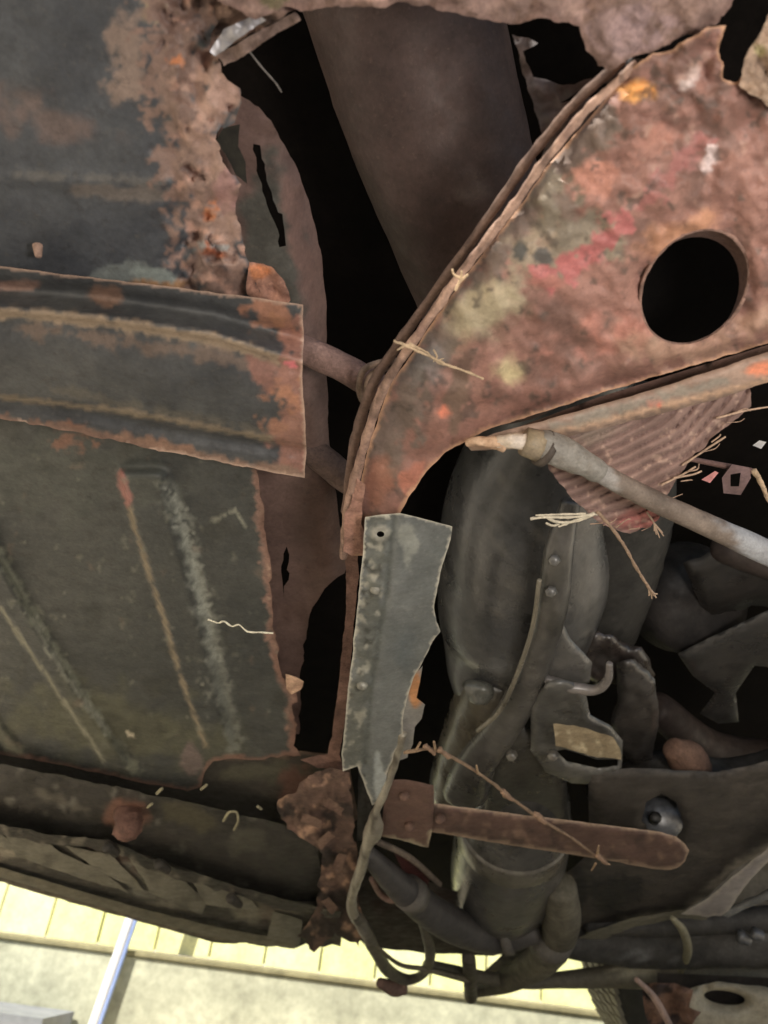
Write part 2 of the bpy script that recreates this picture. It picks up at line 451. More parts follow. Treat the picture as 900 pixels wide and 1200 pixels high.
sheet('rust_chunk', car, [(215, -80), (350, -80), (352, 8, 3), (330, 22, 4), (290, 40, 4), (262, 62, 4), (252, 74, 3), (240, 40), (225, 0)], .99, M_RUST, [(C(92, 70, 60), C(120, 96, 84), 20), spots(C(48, 36, 30), 22, .2, .8, 140)], step=4.5, jag=3, relief=lambda X, Y: .014 * terr(fbm(X, Y, 30, 41, 4), 4), seed=141)
sheet('bent_shred', car, [(246, 60), (262, 34), (300, 16), (312, 24), (292, 36), (262, 60), (252, 66)], .955, M_ZINC, [(C(112, 110, 114), C(132, 130, 134), 20)], step=4, jag=1, relief=lambda X, Y: .004 * fbm(X, Y, 20, 4), seed=13, label='small pale grey curl of torn sheet')
sheet('bent_shred', car, [(252, 66), (300, 38), (345, 14), (352, 24), (318, 44), (275, 72), (262, 78)], .975, M_RUST, [(C(88, 70, 62), C(112, 92, 82), 20)], step=4, jag=2, relief=lambda X, Y: .006 * fbm(X, Y, 20, 5), seed=14)

# --- curved inner wall between floor and tunnel
sheet('inner_wall', car, [(262, 100), (292, 118, 3), (318, 142, 2), (345, 190), (362, 235), (377, 300), (383, 360), (382, 430), (386, 520), (396, 600), (408, 660), (404, 672, 3), (380, 690, 3), (362, 720, 3), (352, 790, 3), (350, 860), (318, 860), (300, 620), (300, 400), (250, 200)],
    1.09, M_RUSTSM, [(C(82, 62, 56), C(98, 76, 69), 70), blob(C(66, 64, 58), 318, 285, 40, 110, -8, .25, .3), blob(C(74, 52, 44), 380, 620, 34, 80, 0, .4, .6, .7), blob(C(98, 74, 66), 352, 290, 14, 110, -12, .3), spots(DRUST, 40, .45, .5, 30), blob(C(152, 90, 50), 308, 322, 12, 10)],
    step=7, jag=1.5, holes=[[(297, 168, 4), (304, 170), (312, 205), (324, 240), (333, 268), (336, 288), (329, 290), (322, 262), (311, 232), (301, 200)], [(336, 640, 4), (340, 650), (338, 680), (332, 700), (330, 670)]],
    relief=lambda X, Y: -.06 * sst(340, 400, X - (Y - 330) * .12) + .003 * fbm(X, Y, 40, 8), thick=.002, seed=15, label='curved brown inner wall with a split down its middle')
sheet('torn_flange', car, [(253, 165), (264, 180), (276, 205), (290, 215), (288, 190), (279, 172), (281, 146), (270, 148), (262, 150)], 1.035, M_DARK, [(C(38, 36, 28), C(26, 24, 20), 12)], step=4, jag=1, seed=16)
sheet('rust_flap', car, [(292, 308), (318, 312, 3), (334, 330, 3), (340, 352), (330, 364), (290, 345)], .99, M_RUST, [(C(118, 84, 72), C(140, 98, 78), 14), blob(ORANGE, 306, 318, 14, 8)], step=4, jag=3, relief=lambda X, Y: .006 * fbm(X, Y, 14, 6), seed=17)

# --- big dark pipe seen through the hole
pipe = tube('exhaust_pipe', car, [(420, -160, 1.5, 118), (468, 0, 1.42, 112), (505, 130, 1.36, 104), (540, 240, 1.32, 94), (575, 340, 1.3, 86), (605, 430, 1.3, 80)], M_RUSTSM,
    [(C(56, 41, 36), C(70, 53, 47), 60), blob(C(96, 80, 74), 560, 160, 20, 20, 0, .5, .9), blob(C(90, 76, 70), 515, 115, 26, 18, 0, .5, .9), blob(C(52, 44, 36), 430, 200, 40, 140, -20, .4, .6, .7)], n=8, seg=40, rough=.012, noise_s=40, label='broad dull brown tube running down behind the torn floor')  # pale blobs paint the tube's highlight, dark blob darkens its left side

# --- cross rail (hat section) on the left
t_top = yline([(-90, 304), (0, 312), (130, 328), (200, 336), (357, 360)])
t_rid = yline([(-90, 350), (0, 362), (120, 372), (250, 392), (357, 425)])
t_low = yline([(-90, 453), (0, 463), (102, 475), (222, 500), (338, 518), (357, 521)])
t_bot = yline([(-90, 480), (0, 490), (58, 500), (107, 511), (191, 529), (307, 551), (357, 561)])
def rel_cr(X, Y):
    a, b, c, d = t_top(X), t_rid(X), t_low(X), t_bot(X)
    u = np.clip((Y - a) / (b - a), 0, 1); v = np.clip((Y - b) / (c - b), 0, 1)
    h = .002 + .020 * sst(.5, 1, u) + .012 * np.sin(v * math.pi) * (Y > b)
    h = np.where(Y > c - 1, h - .026 * sst(0, 5, Y - c) + .008 * sst(8, 24, Y - c), h)
    bead = .010 * np.exp(-((Y - b) / 6) ** 2) - .006 * np.exp(-((Y - b + 26) / 9) ** 2)
    return h + bead + .0012 * fbm(X, Y, 50, 6) + .0022 * fbm(X, Y, 16, 7, 4) * sst(290, 340, X + 20 * fbm(X, Y, 30, 3))
cr = sheet('cross_rail', car, [(-90, 304), (0, 312), (130, 328), (200, 336), (300, 349), (355, 357), (356, 400), (354, 440), (357, 480), (359, 530), (357, 560), (307, 551, 2), (191, 529, 3), (107, 511, 3), (58, 500, 3), (0, 490, 2), (-90, 480)],
    .965, M_PAINT, [(C(48, 50, 53), C(62, 63, 64), 50),
      band(C(126, 108, 88), [(-90, 356), (0, 366), (120, 378), (250, 398), (335, 424)], 9, .5, .5, .9),  # pale band paints the highlight along the ridge
      band(C(98, 80, 68), [(20, 382), (120, 398), (270, 418), (330, 440)], 11, .9, .7, .6),
      band(C(84, 78, 68), [(60, 456), (200, 484), (340, 510)], 7, .8, .8, .5), band(C(104, 92, 76), [(-20, 463), (150, 482), (357, 522)], 4, .5),
      blob(C(96, 74, 62), 125, 345, 22, 12), blob(C(108, 84, 74), 15, 335, 40, 8), 
      band(C(128, 88, 68), [(300, 360), (340, 385), (352, 400)], 18, .8), blob(C(134, 92, 66), 332, 378, 22, 9, 10, .9, .6, 1, 9),
      band(C(118, 82, 70), [(352, 395), (346, 440), (345, 490), (350, 555)], 25, .7), blob(C(110, 76, 66), 305, 435, 26, 22), blob(C(136, 92, 68), 338, 462, 20, 20, 0, 1, .6, 1, 9), blob(C(124, 86, 68), 326, 500, 20, 12, 0, 1, .6, 1, 9),
      band(C(110, 82, 66), [(130, 512), (170, 520), (220, 528)], 8, .8), band(C(112, 88, 74), [(230, 533), (357, 557)], 6, .7), blob(C(104, 70, 54), 80, 512, 30, 15),
      blob(C(214, 96, 102), 341, 427, 11, 4, 15, .15), rim(C(150, 124, 108), 2.5, .3), band(C(96, 70, 58), [(0, 492), (60, 500), (110, 510), (190, 528)], 6, 1.0, .5, .9, 10)],
    step=4.5, relief=rel_cr, thick=.0025, jag=.8, seed=18, label='raised cross rail with a beaded edge and a cut rusty end')
sheet('rail_web', cr, [(-90, 440), (0, 455), (150, 478), (356, 520), (356, 554), (200, 522), (110, 502), (-90, 470)], .988, M_PAINT, [(C(40, 42, 38), C(50, 50, 46), 40)], step=12, seed=19)

# --- lower floor panel with swages
r1a = yline([(540, 142), (550, 140 + 2), (600, 157), (700, 188), (800, 219), (875, 241)])
def xl(pts):
    ys = [p[1] for p in pts]; xs = [p[0] for p in pts]
    return lambda Y: np.interp(Y, ys, xs)
A1 = xl([(138, 545), (158, 620), (190, 720), (217, 810), (241, 872)]); B1 = xl([(196, 545), (214, 620), (240, 720), (258, 800), (276, 878)])
A2 = xl([(-60, 600), (0, 712), (60, 800), (122, 892)]); B2 = xl([(-50, 560), (0, 650), (45, 730), (95, 810), (160, 905)])
A3 = xl([(-90, 760), (-20, 850), (30, 900)]); B3 = xl([(-60, 740), (0, 845), (50, 905)])
def swage(X, Y, A, B, y0, y1):
    a, b = A(Y), B(Y); w_ = b - a
    m_ = sst(-.06, .05, (X - a) / w_) * (1 - sst(.72, 1.1, (X - a) / w_))
    return m_ * sst(y0, y0 + 14, Y) * (1 - sst(y1 - 12, y1, Y))
def rel_lf(X, Y):
    return .019 * swage(X, Y, A1, B1, 545, 880) + .020 * swage(X, Y, A2, B2, 590, 905) + .011 * swage(X, Y, A3, B3, 760, 905) + .002 * fbm(X, Y, 110, 5) + .005 * fbm(X, Y, 14, 9, 4) * sst(296, 318, X - (Y - 600) * .12) - .03 * sst(0, 1, (Y - 880) / 45) * sst(170, 250, X)
lf = sheet('ribbed_floor_panel', car, [(-90, 440), (60, 490), (200, 520), (298, 545), (303, 560, 3), (309, 600, 3), (317, 660, 3), (321, 720, 4), (326, 760, 4), (331, 792, 5), (344, 806, 7), (341, 826, 6), (350, 850, 6), (346, 870, 5), (352, 886, 4), (300, 890), (270, 889), (250, 892), (240, 905), (236, 922), (220, 927), (170, 918), (80, 898), (0, 884), (-90, 868)],
    1.0, M_PAINT, [OL, blob(C(58, 60, 56), 60, 560, 160, 60), blob(C(70, 70, 56), 120, 850, 200, 60, 10, .4, .8),
      band(C(108, 96, 76), [(140, 550), (158, 620), (190, 720), (217, 810), (241, 874)], 3.6, .5, .8, .9), blob(C(128, 84, 76), 146, 572, 8, 22, -15),
      band(C(104, 106, 98), [(200, 574), (220, 640), (240, 715), (256, 790), (274, 880)], 15, .9, 1.0, .75, 7), band(C(128, 130, 120), [(203, 580), (222, 640), (240, 710), (252, 770)], 7, 1.1, .5, .7, 5),
      band(C(92, 94, 82), [(0, 650), (45, 730), (95, 810), (160, 905)], 8, .9, .6, .9, 7), band(C(120, 120, 108), [(40, 725), (75, 790), (128, 860)], 4, 1.2, .4, .6, 5), band(C(100, 98, 82), [(0, 712), (60, 800), (122, 892)], 2.5, .4),
      band(C(84, 84, 70), [(-20, 840), (40, 905)], 8, .8), band(C(116, 88, 76), [(304, 556), (311, 620), (318, 700), (326, 780), (342, 815), (346, 880)], 9, .8, .5),
      band(C(160, 132, 112), [(304, 560), (310, 610), (318, 670), (323, 740), (330, 790)], 3.5, .7), rim(C(104, 76, 64), 5, .6), blob(C(100, 70, 56), 82, 514, 28, 13, 0, .9, .6, 1, 10),
      spots(C(96, 96, 84), 13, .7, .5, 44), spots(C(38, 38, 32), 50, .4, .35, 46), spots(C(120, 120, 108), 6, .95, .6, 48), blob(C(92, 80, 76), 225, 892, 14, 18), spots(C(98, 84, 72), 26, .8, .4, 49), band(C(160, 150, 128), [(150, 858), (156, 864)], 3), band(C(104, 104, 92), [(250, 610), (275, 598), (288, 616)], 3)],
    step=4, jag=1, relief=rel_lf, thick=.002, seed=20, label='olive grey floor panel with long pressed ribs and chalky wear')
sheet('rust_curl', lf, [(334, 790), (348, 794), (356, 798), (352, 808), (342, 814), (336, 806)], .985, M_RUST, [(C(170, 140, 112), C(140, 104, 84), 6)], step=3, jag=2, relief=lambda X, Y: .004 * fbm(X, Y, 8, 2), seed=21)

# panel below the floor, dark transition
sheet('floor_apron', car, [(-90, 850), (60, 880), (200, 900), (245, 886), (300, 884), (352, 880), (392, 884), (410, 900), (420, 960), (330, 1000), (200, 985), (100, 965), (-90, 940)],
    1.03, M_RUSTSM, [(C(40, 38, 34), C(54, 50, 44), 60), blob(C(64, 62, 50), 300, 905, 80, 14), blob(C(84, 58, 48), 370, 930, 40, 36, 0, .6), rim(C(88, 70, 58), 6)], step=7, jag=1, relief=lambda X, Y: .004 * fbm(X, Y, 60, 5) - .10 * sst(0, 1, (Y - 900) / 90) * 0, thick=.002, seed=22)

# --- sill
sill = sheet('sill', car, [(-90, 955), (0, 970), (60, 980), (130, 990), (210, 1015), (280, 1040), (340, 1055), (400, 1058), (408, 1070, 4), (400, 1110, 8), (370, 1100, 4), (340, 1112, 3), (250, 1104), (170, 1082), (100, 1062), (40, 1045), (-90, 1008)],
    .93, M_DARK, [(C(46, 43, 38), C(60, 56, 48), 50),
      blob(C(104, 98, 84), 30, 1000, 60, 13, 10, .6), blob(C(98, 95, 84), 150, 1030, 60, 18, 12, .5), blob(C(96, 92, 80), 225, 1040, 40, 22, -40, .4), blob(C(96, 92, 78), 300, 1062, 60, 17, 10, .5), blob(C(92, 88, 74), 340, 1075, 26, 22, 0, .5),  # pale patches laid over the dark sill
      blob(C(40, 36, 32), 90, 1015, 50, 9, 10), blob(C(38, 34, 30), 255, 1085, 50, 11, 14), blob(C(74, 70, 60), 190, 1070, 70, 7, 16),
      band(C(96, 88, 72), [(-60, 1018), (40, 1044), (170, 1081), (300, 1108)], 5, .4), spots(DRUST, 30, .42, .5, 50)],
    step=6, jag=1, relief=lambda X, Y: .012 * sst(-6, 6, Y - np.interp(X, [-90, 0, 130, 200, 400], [950, 972, 988, 1018, 1068])) + .004 * fbm(X, Y, 50, 9) - .06 * sst(1030, 1110, Y - X * .2 + 40) , thick=.004, seed=23, label='lower sill panel with pale patches along the bottom left')
sheet('seam_flange', sill, [(-90, 944), (0, 966), (60, 978), (130, 985), (145, 992), (200, 1015), (280, 1040), (360, 1060), (400, 1068), (398, 1076, 3), (340, 1068, 3), (280, 1050, 4), (200, 1028, 4), (128, 998, 4), (60, 990), (0, 978), (-90, 956)],
    .90, M_PAINT, [(C(34, 32, 29), C(52, 48, 42), 30), spots(C(96, 90, 78), 14, .3, .7, 51)], step=5, jag=2, thick=.003, seed=24)
sheet('jacking_strip', sill, [(-90, 880), (0, 895), (100, 915), (200, 935), (250, 946), (330, 965), (372, 985), (384, 1070), (340, 1068), (280, 1052), (210, 1028), (130, 1002), (60, 992), (-90, 965)],
    .95, M_PAINT, [(C(40, 38, 35), C(50, 47, 43), 40), blob(C(62, 58, 44), 220, 955, 50, 14, 10), blob(C(92, 64, 52), 145, 955, 26, 22, 0, .5), blob(C(72, 68, 60), 60, 935, 40, 6, 20), spots(C(90, 88, 80), 10, .6, .7, 55), blob(C(60, 58, 50), 295, 985, 26, 20)],
    step=6, jag=2, relief=lambda X, Y: .006 * fbm(X, Y, 60, 4) + .006 * fbm(X, Y, 22, 9), thick=.003, seed=25)
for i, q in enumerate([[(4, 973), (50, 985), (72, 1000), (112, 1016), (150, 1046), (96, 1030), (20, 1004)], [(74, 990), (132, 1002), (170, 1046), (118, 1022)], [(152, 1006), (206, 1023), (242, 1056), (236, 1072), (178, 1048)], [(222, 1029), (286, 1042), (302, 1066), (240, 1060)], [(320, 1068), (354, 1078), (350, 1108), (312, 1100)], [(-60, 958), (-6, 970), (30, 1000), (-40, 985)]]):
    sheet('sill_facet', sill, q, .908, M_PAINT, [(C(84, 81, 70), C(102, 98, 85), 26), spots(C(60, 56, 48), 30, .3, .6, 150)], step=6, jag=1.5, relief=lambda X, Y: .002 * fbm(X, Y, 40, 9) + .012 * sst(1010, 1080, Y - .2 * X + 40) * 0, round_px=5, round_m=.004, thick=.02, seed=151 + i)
sheet('sill_lip', sill, [(-90, 1004), (0, 1028), (100, 1058), (170, 1078), (250, 1098), (345, 1112), (352, 1104), (250, 1086), (170, 1066), (100, 1046), (0, 1016), (-90, 992)], .91, M_PAINT, [(C(84, 80, 66), C(100, 94, 78), 30)], step=5, jag=.6, round_px=5, round_m=.008, thick=.006, seed=158)
tube('drain_plug', sill, [(146, 952, .94, 14), (150, 968, .90, 17), (152, 974, .89, 15)], M_RUST, [(C(74, 50, 42), C(96, 66, 54), 12)], rough=.3, seg=14, label='round lump of rust on the sill seam')
for i, q in enumerate([[(262, 962), (268, 952), (277, 952), (279, 962), (275, 972)], [(184, 930), (190, 924)], [(173, 946), (178, 942)], [(236, 925), (242, 920)], [(302, 945), (306, 948)]]):
    tube('paint_curl', sill, [(x, y, .93, 1.8) for x, y in q], M_FIBRE, [(C(130, 124, 96), C(100, 94, 74), 6)], n=4, seg=6, rough=.3, noise_s=4)
for x, y in ((190, 1012), (275, 1052), (130, 992)):
    tube('clip', sill, [(x - 4, y, .885, 7), (x + 6, y + 8, .88, 5)], M_DARK, [(C(34, 32, 28), C(50, 46, 40), 8)], n=3, seg=10, rough=.25, noise_s=6)

# --- crumbly junction right of the sill
jn = sheet('rust_junction', car, [(325, 940, 5), (350, 918, 5), (385, 900, 4), (410, 905, 4), (414, 960, 4), (420, 1000, 5), (418, 1050, 5), (430, 1085, 8), (420, 1110, 8), (395, 1092, 6), (370, 1118, 8), (350, 1100, 6), (372, 1060, 6), (378, 1000, 6), (345, 975, 5), (330, 960, 5)],
    .91, M_RUST, [(C(66, 50, 42), C(98, 74, 62), 18), spots(C(38, 30, 26), 20, .1, .9, 60), spots(C(150, 116, 92), 12, .45, .8, 61)], step=3.5, jag=4, relief=lambda X, Y: .022 * terr(fbm(X, Y, 36, 12, 4), 4) + .006 * fbm(X, Y, 8, 3), thick=.004, seed=26, label='crumbled rust where sill and crossmember meet')
for i, (x, y, a, l) in enumerate([(365, 962, 25, 22), (380, 985, -35, 20), (392, 945, 40, 22), (397, 1012, -60, 20), (386, 1060, 60, 18)]):
    ca, sa = math.cos(math.radians(a)), math.sin(math.radians(a))
    q = [(-l / 2, -4), (l / 2, -6), (l / 2 + 3, 4), (-l / 2, 7)]
    sheet('rust_flake', jn, [(x + u * ca - v * sa, y + u * sa + v * ca, 2) for u, v in q], .885 - .004 * (i % 3), M_RUST, [(C(104, 80, 66), C(80, 58, 48), 9)], step=3.5, jag=2, relief=lambda X, Y, x=x, y=y: .0009 * ((X - x) * (i % 2 - .5) + (Y - y) * .3) * .3, thick=.002, seed=60 + i)

# --- subframe crossmember on the right
hole = [(814 + 74 * math.cos(t) * math.cos(-.9) - 57 * math.sin(t) * math.sin(-.9), 336 + 74 * math.cos(t) * math.sin(-.9) + 57 * math.sin(t) * math.cos(-.9)) for t in np.linspace(0, 2 * math.pi, 40)[:-1]]
lipx = xl([(722, 100), (640, 190), (600, 250), (545, 320), (500, 385), (457, 450), (432, 520), (416, 590), (410, 650)])
def rel_sf(X, Y):
    du = X - lipx(Y)
    low = np.interp(X, [430, 470, 505, 545, 600, 700, 900, 1000], [600, 600, 560, 517, 494, 458, 402, 372])
    dl = low - Y
    h = -.012 * np.exp(-np.clip(du, 0, 99) / 14.0) + .006 * sst(0, 60, du)
    h = h - .014 * np.exp(-((dl - 2) / 11) ** 2) * sst(560, 620, X)
    h = h + .009 * fbm(X, Y, 100, 3) + .003 * fbm(X, Y, 24, 6, 4) + .004 * terr(fbm(X, Y, 40, 26, 4), 3) * sst(560, 640, X)
    r_ = np.hypot(X - 814, Y - 336)
    h = h - .004 * np.exp(-((r_ - 64) / 9) ** 2) + .006 * fbm(X, Y, 22, 8, 5) * sst(170, 60, Y)
    return h
sf = sheet('subframe_crossmember', car, [(722, 100), (700, 128), (640, 196), (600, 254), (545, 324), (500, 388), (457, 452), (432, 522), (417, 590), (410, 650), (428, 652), (430, 606), (452, 612), (468, 604), (478, 584), (500, 552), (522, 530), (548, 516), (575, 502), (640, 482), (700, 462), (800, 432), (900, 402), (1000, 372), (1000, -60), (905, 10), (898, 30, 4), (880, 62, 4), (866, 94, 4), (848, 92, 4), (842, 60, 4), (850, 30, 4), (830, 32, 4), (790, 58, 4), (762, 64, 3), (740, 80, 2)],
    .90, M_RUSTSM, [(C(100, 68, 58), C(128, 91, 80), 44), spots(C(84, 60, 52), 60, .2, .8, 170, .5), spots(C(134, 102, 90), 40, .4, .3, 171, .4),
      band(C(86, 74, 66), [(700, 140), (600, 270), (520, 390), (470, 470), (450, 540)], 30, .8, .5, .9),
      blob(C(118, 104, 86), 620, 300, 62, 44, -40, .5, .5), blob(C(108, 96, 80), 690, 290, 60, 26, -30, .7), blob(C(100, 90, 76), 650, 240, 44, 50, 20, .6), 
      blob(C(140, 128, 100), 568, 362, 46, 38, -35, .4, .6), blob(C(120, 108, 88), 568, 365, 66, 52, -35, .3, .8, .5), blob(C(150, 136, 100), 598, 437, 24, 20, -40, .4, .6), blob(C(84, 80, 78), 500, 430, 40, 50, 20, .4, .8, .8),
      blob(C(132, 76, 72), 680, 302, 50, 18, -35, .9, .3, .9, 14), band(C(140, 76, 74), [(632, 322), (660, 318), (700, 285), (735, 262)], 14, 1.0, .25, .9, 14), band(C(134, 80, 76), [(750, 240), (800, 190), (820, 165)], 11, 1.2, .5, .7, 14), blob(C(146, 98, 82), 690, 210, 26, 30, 20, .6), blob(C(136, 86, 76), 640, 330, 24, 12), blob(C(150, 100, 84), 780, 160, 60, 26, -30, .8, .7, .5),
      blob(C(200, 128, 56), 748, 108, 24, 16, -20, .5), blob(C(178, 160, 158), 832, 186, 12, 20, 10, .7), blob(C(164, 146, 142), 812, 90, 20, 10, -50), spots(C(150, 122, 108), 24, .48, .45, 70, region=lambda X, Y: sst(700, 760, X)), spots(C(60, 52, 46), 16, .55, .7, 172, .2), blob(C(70, 66, 62), 640, 305, 18, 12, 0, 1), blob(C(66, 64, 60), 605, 290, 12, 12, 0, 1),
      blob(C(150, 104, 74), 790, 275, 60, 24, -30, .4, .6, .8), band(C(142, 112, 92), [(740, 400), (820, 412), (900, 370)], 26, .6, .8, .6), blob(C(152, 96, 82), 700, 400, 60, 30, -20, .6, .7, .6), blob(C(128, 82, 62), 440, 560, 24, 46, 10, .4, .6, .8), blob(C(172, 96, 70), 522, 483, 10, 8), blob(C(140, 86, 68), 480, 560, 40, 14, -50),
      band(C(96, 70, 58), [(560, 512), (700, 466), (900, 404)], 10, .4, .8, .8), blob(C(92, 72, 60), 540, 460, 16, 44, 10, .5), spots(C(84, 62, 54), 34, .42, .6, 71), spots(DRUST, 20, .4, .6, 72, region=lambda X, Y: sst(200, 90, Y)), rim(C(150, 112, 84), 3.5, .4), spots(C(150, 110, 94), 9, .75, .3, 73)],
    step=4.5, jag=1.2, holes=[hole], relief=rel_sf, thick=.0035, seed=30, label='large rusty crossmember plate with a round hole and traces of red paint')
# folded rim inside the hole
hr = [(814 + (x - 814) * 1.02, 336 + (y - 336) * 1.02) for x, y in hole]
v, f = [], []
A0 = P3([h[0] for h in hr], [h[1] for h in hr], S0([h[0] for h in hr], [h[1] for h in hr]) * .903)
A1_ = P3([h[0] - 13 for h in hr], [h[1] + 11 for h in hr], S0([h[0] for h in hr], [h[1] for h in hr]) * .903 + .02)
nn = len(hr)
make_obj('hole_rim', np.vstack([A0, A1_]), [(i, (i + 1) % nn, nn + (i + 1) % nn, nn + i) for i in range(nn)], np.tile(C(78, 56, 48), (2 * nn, 1)), M_RUST, sf)
sheet('hole_backing', sf, [(700, 200), (960, 200), (960, 470), (700, 440)], 1.12, M_VOID, [(C(10, 8, 8, .5), C(12, 10, 9, .5), 40)], step=30, seed=2)  # near-black sheet paints the darkness inside the hole
tube('hole_edge', sf, [(hx, hy, .9 + .002, 2.2) for hx, hy in hole[::3]] + [(hole[0][0], hole[0][1], .902, 2.2)], M_RUST, [(C(118, 90, 78), C(96, 72, 62), 12)], n=4, seg=8, rough=.3, noise_s=8)
# double lip along the crossmember's left edge
lip_path = [(748, 74), (722, 98), (690, 128), (640, 188), (600, 246), (545, 316), (500, 380), (456, 446), (430, 520), (412, 590), (405, 650)]
tube('rolled_lip', sf, [(x - 3, y + 2, .905, 5.5) for x, y in lip_path], M_RUST, [(C(112, 86, 74), C(146, 116, 98), 20), spots(C(66, 50, 42), 20, .2, .7, 75)], n=8, seg=10, rough=.3, noise_s=7, label='wavy rolled rust edge of the crossmember')
tube('inner_lip', sf, [(x - 14 - 5 * (y < 300), y - 4, .935, 6) for x, y in lip_path[:-2]] + [(405, 600, .93, 5)], M_RUST, [(C(74, 56, 48), C(98, 76, 64), 20)], n=8, seg=10, rough=.25, noise_s=14)
sheet('lip_scab', sf, [(404, 606, 3), (418, 560, 2), (428, 568, 2), (424, 610, 3), (428, 648, 3), (412, 652, 3), (402, 646, 3)], .893, M_RUST, [(C(128, 90, 74), C(146, 108, 92), 14)], step=4, jag=3, relief=lambda X, Y: .005 * fbm(X, Y, 16, 4), seed=31)
# lower beam band under the main plate
sheet('lower_flange', sf, [(545, 519), (590, 505), (650, 489), (700, 475), (760, 458), (830, 436), (900, 412), (1000, 384), (1000, 420), (905, 446), (840, 468), (760, 489), (690, 506), (620, 519), (575, 527), (552, 528)],
    .875, M_RUSTSM, [(C(104, 84, 72), C(126, 104, 90), 40), band(C(150, 120, 96), [(552, 525), (690, 497), (900, 446)], 4, .4), blob(C(210, 108, 74), 900, 430, 34, 9, -15, .4), blob(C(196, 92, 66), 768, 472, 10, 5), band(C(110, 106, 96), [(650, 500), (760, 470), (850, 445)], 8, .6, .7, .7)],
    step=5, jag=.8, relief=lambda X, Y: .004 * fbm(X, Y, 60, 2), thick=.004, round_px=8, round_m=.006, seed=32, label='narrow folded flange under the crossmember')
sheet('upper_web', sf, [(555, 520), (700, 466), (900, 404), (1000, 376), (1000, 400), (900, 432), (700, 486), (600, 512)], .93, M_RUSTSM, [(C(92, 66, 56), C(78, 56, 48), 30)], step=10, seed=33)
# dark bracket behind the top of the lip
sheet('upper_bracket', car, [(655, 120), (690, 105), (735, 90), (760, 70), (740, 66), (700, 92), (660, 100), (625, 90), (612, 60), (630, 50), (600, 40), (640, 170), (628, 205), (640, 200), (720, 112)], 1.02, M_DARK, [(C(38, 30, 28), C(56, 44, 40), 20)], step=6, jag=3, relief=lambda X, Y: .01 * fbm(X, Y, 30, 4), seed=34)
sheet('floor_fragment', car, [(866, 100, 3), (872, 70, 3), (890, 40, 3), (905, 10), (1000, -40), (1000, 100), (910, 130)], .87, M_RUST, [(C(112, 92, 76), C(140, 118, 98), 16), blob(C(134, 124, 84), 890, 60, 14, 10)], step=4.5, jag=3, relief=lambda X, Y: .008 * fbm(X, Y, 22, 7), thick=.003, seed=35)

# --- strip running down from the crossmember
sheet('torn_strip', car, [(404, 640, 2), (420, 640, 2), (418, 700, 1), (411, 780, 1), (405, 840, 1), (398, 884, 2), (404, 905, 2), (372, 900, 3), (352, 890, 2), (384, 884, 2), (390, 850, 1), (398, 790, 1), (406, 710, 1)], .93, M_RUST, [(C(92, 66, 56), C(112, 82, 70), 16)], step=4, jag=1.5, relief=lambda X, Y: .003 * fbm(X, Y, 20, 4), thick=.003, seed=36)

# --- grey galvanised plate
fold = xl([(462, 600), (452, 700), (436, 800), (428, 880), (424, 945)])
def rel_gp(X, Y):
    d_ = X - fold(Y)
    h = -.012 * np.exp(-(d_ / 6) ** 2) * .4 + np.where(d_ > 0, -.0004 * d_ + .000002 * d_ ** 2, 0)
    h = h + .0024 * fbm(X, Y, 12, 5, 4) * (d_ < -3) + .0016 * fbm(X, Y, 50, 8)
    for (x, y) in ((446, 625), (440, 690), (424, 800)):
        rr = np.hypot(X - x, Y - y); h = h + .0035 * (1 - sst(9, 13, rr))
    return h
gp = sheet('patch_plate', car, [(428, 606, .5), (440, 604, .5), (468, 601, .5), (500, 609, .5), (530, 617, .3), (528, 632, 1), (519, 660, 1.5), (512, 690, 1), (509, 712, 1.5), (511, 728, 1), (516, 740, 1.5), (507, 752, 1.5), (494, 778, 1), (484, 796, 1), (477, 820, 1), (472, 845, 1), (471, 868, 2), (462, 882, 3), (452, 915, 3), (444, 940, 2), (436, 944, 1), (428, 922), (419, 898), (402, 904, 1), (400, 885, 1.5), (405, 840, 1), (410, 790, 1), (418, 720, .8), (424, 660, .8)],
    .86, M_ZINC, [(C(92, 96, 95), C(110, 113, 112), 40),
      band(C(92, 94, 88), [(446, 610), (440, 700), (424, 800), (412, 890)], 16, .5, .6, .8), spots(C(146, 144, 132), 9, .25, .9, 80, region=lambda X, Y: 1.0 * (X < fold(Y) - 4)), spots(C(58, 58, 52), 12, .4, .8, 81, region=lambda X, Y: 1.0 * (X < fold(Y) + 2)),
      band(C(80, 84, 80), [(462, 604), (452, 700), (436, 800), (428, 890)], 5, .3, .8, .7), blob(C(146, 148, 140), 477, 640, 10, 26, 0, .8, .6, .6), blob(C(92, 100, 104), 474, 760, 20, 40, 10, .3, .9, .5),
      rim(C(176, 172, 158), 1.6, .9), blob(C(150, 156, 156), 445, 920, 8, 30), blob(C(142, 140, 130), 446, 625, 13, 12, 0, .2)],  # pale rim paints thin highlights along the plate edge
    step=3.5, jag=.5, relief=rel_gp, thick=.0018, seed=37, holes=[[(446 + 4.5 * math.cos(t), 626 + 3.5 * math.sin(t)) for t in np.linspace(0, 6.28, 12)[:-1]]], label='bright grey patch plate with a torn right edge')
for x, y in ((440, 690), (424, 802)):
    tube('rivet', gp, [(x, y, .862, 7), (x, y + 1, .853, 6)], M_ZINC, [(C(120, 118, 108), C(90, 88, 80), 8)], n=2, seg=12, rough=.1)
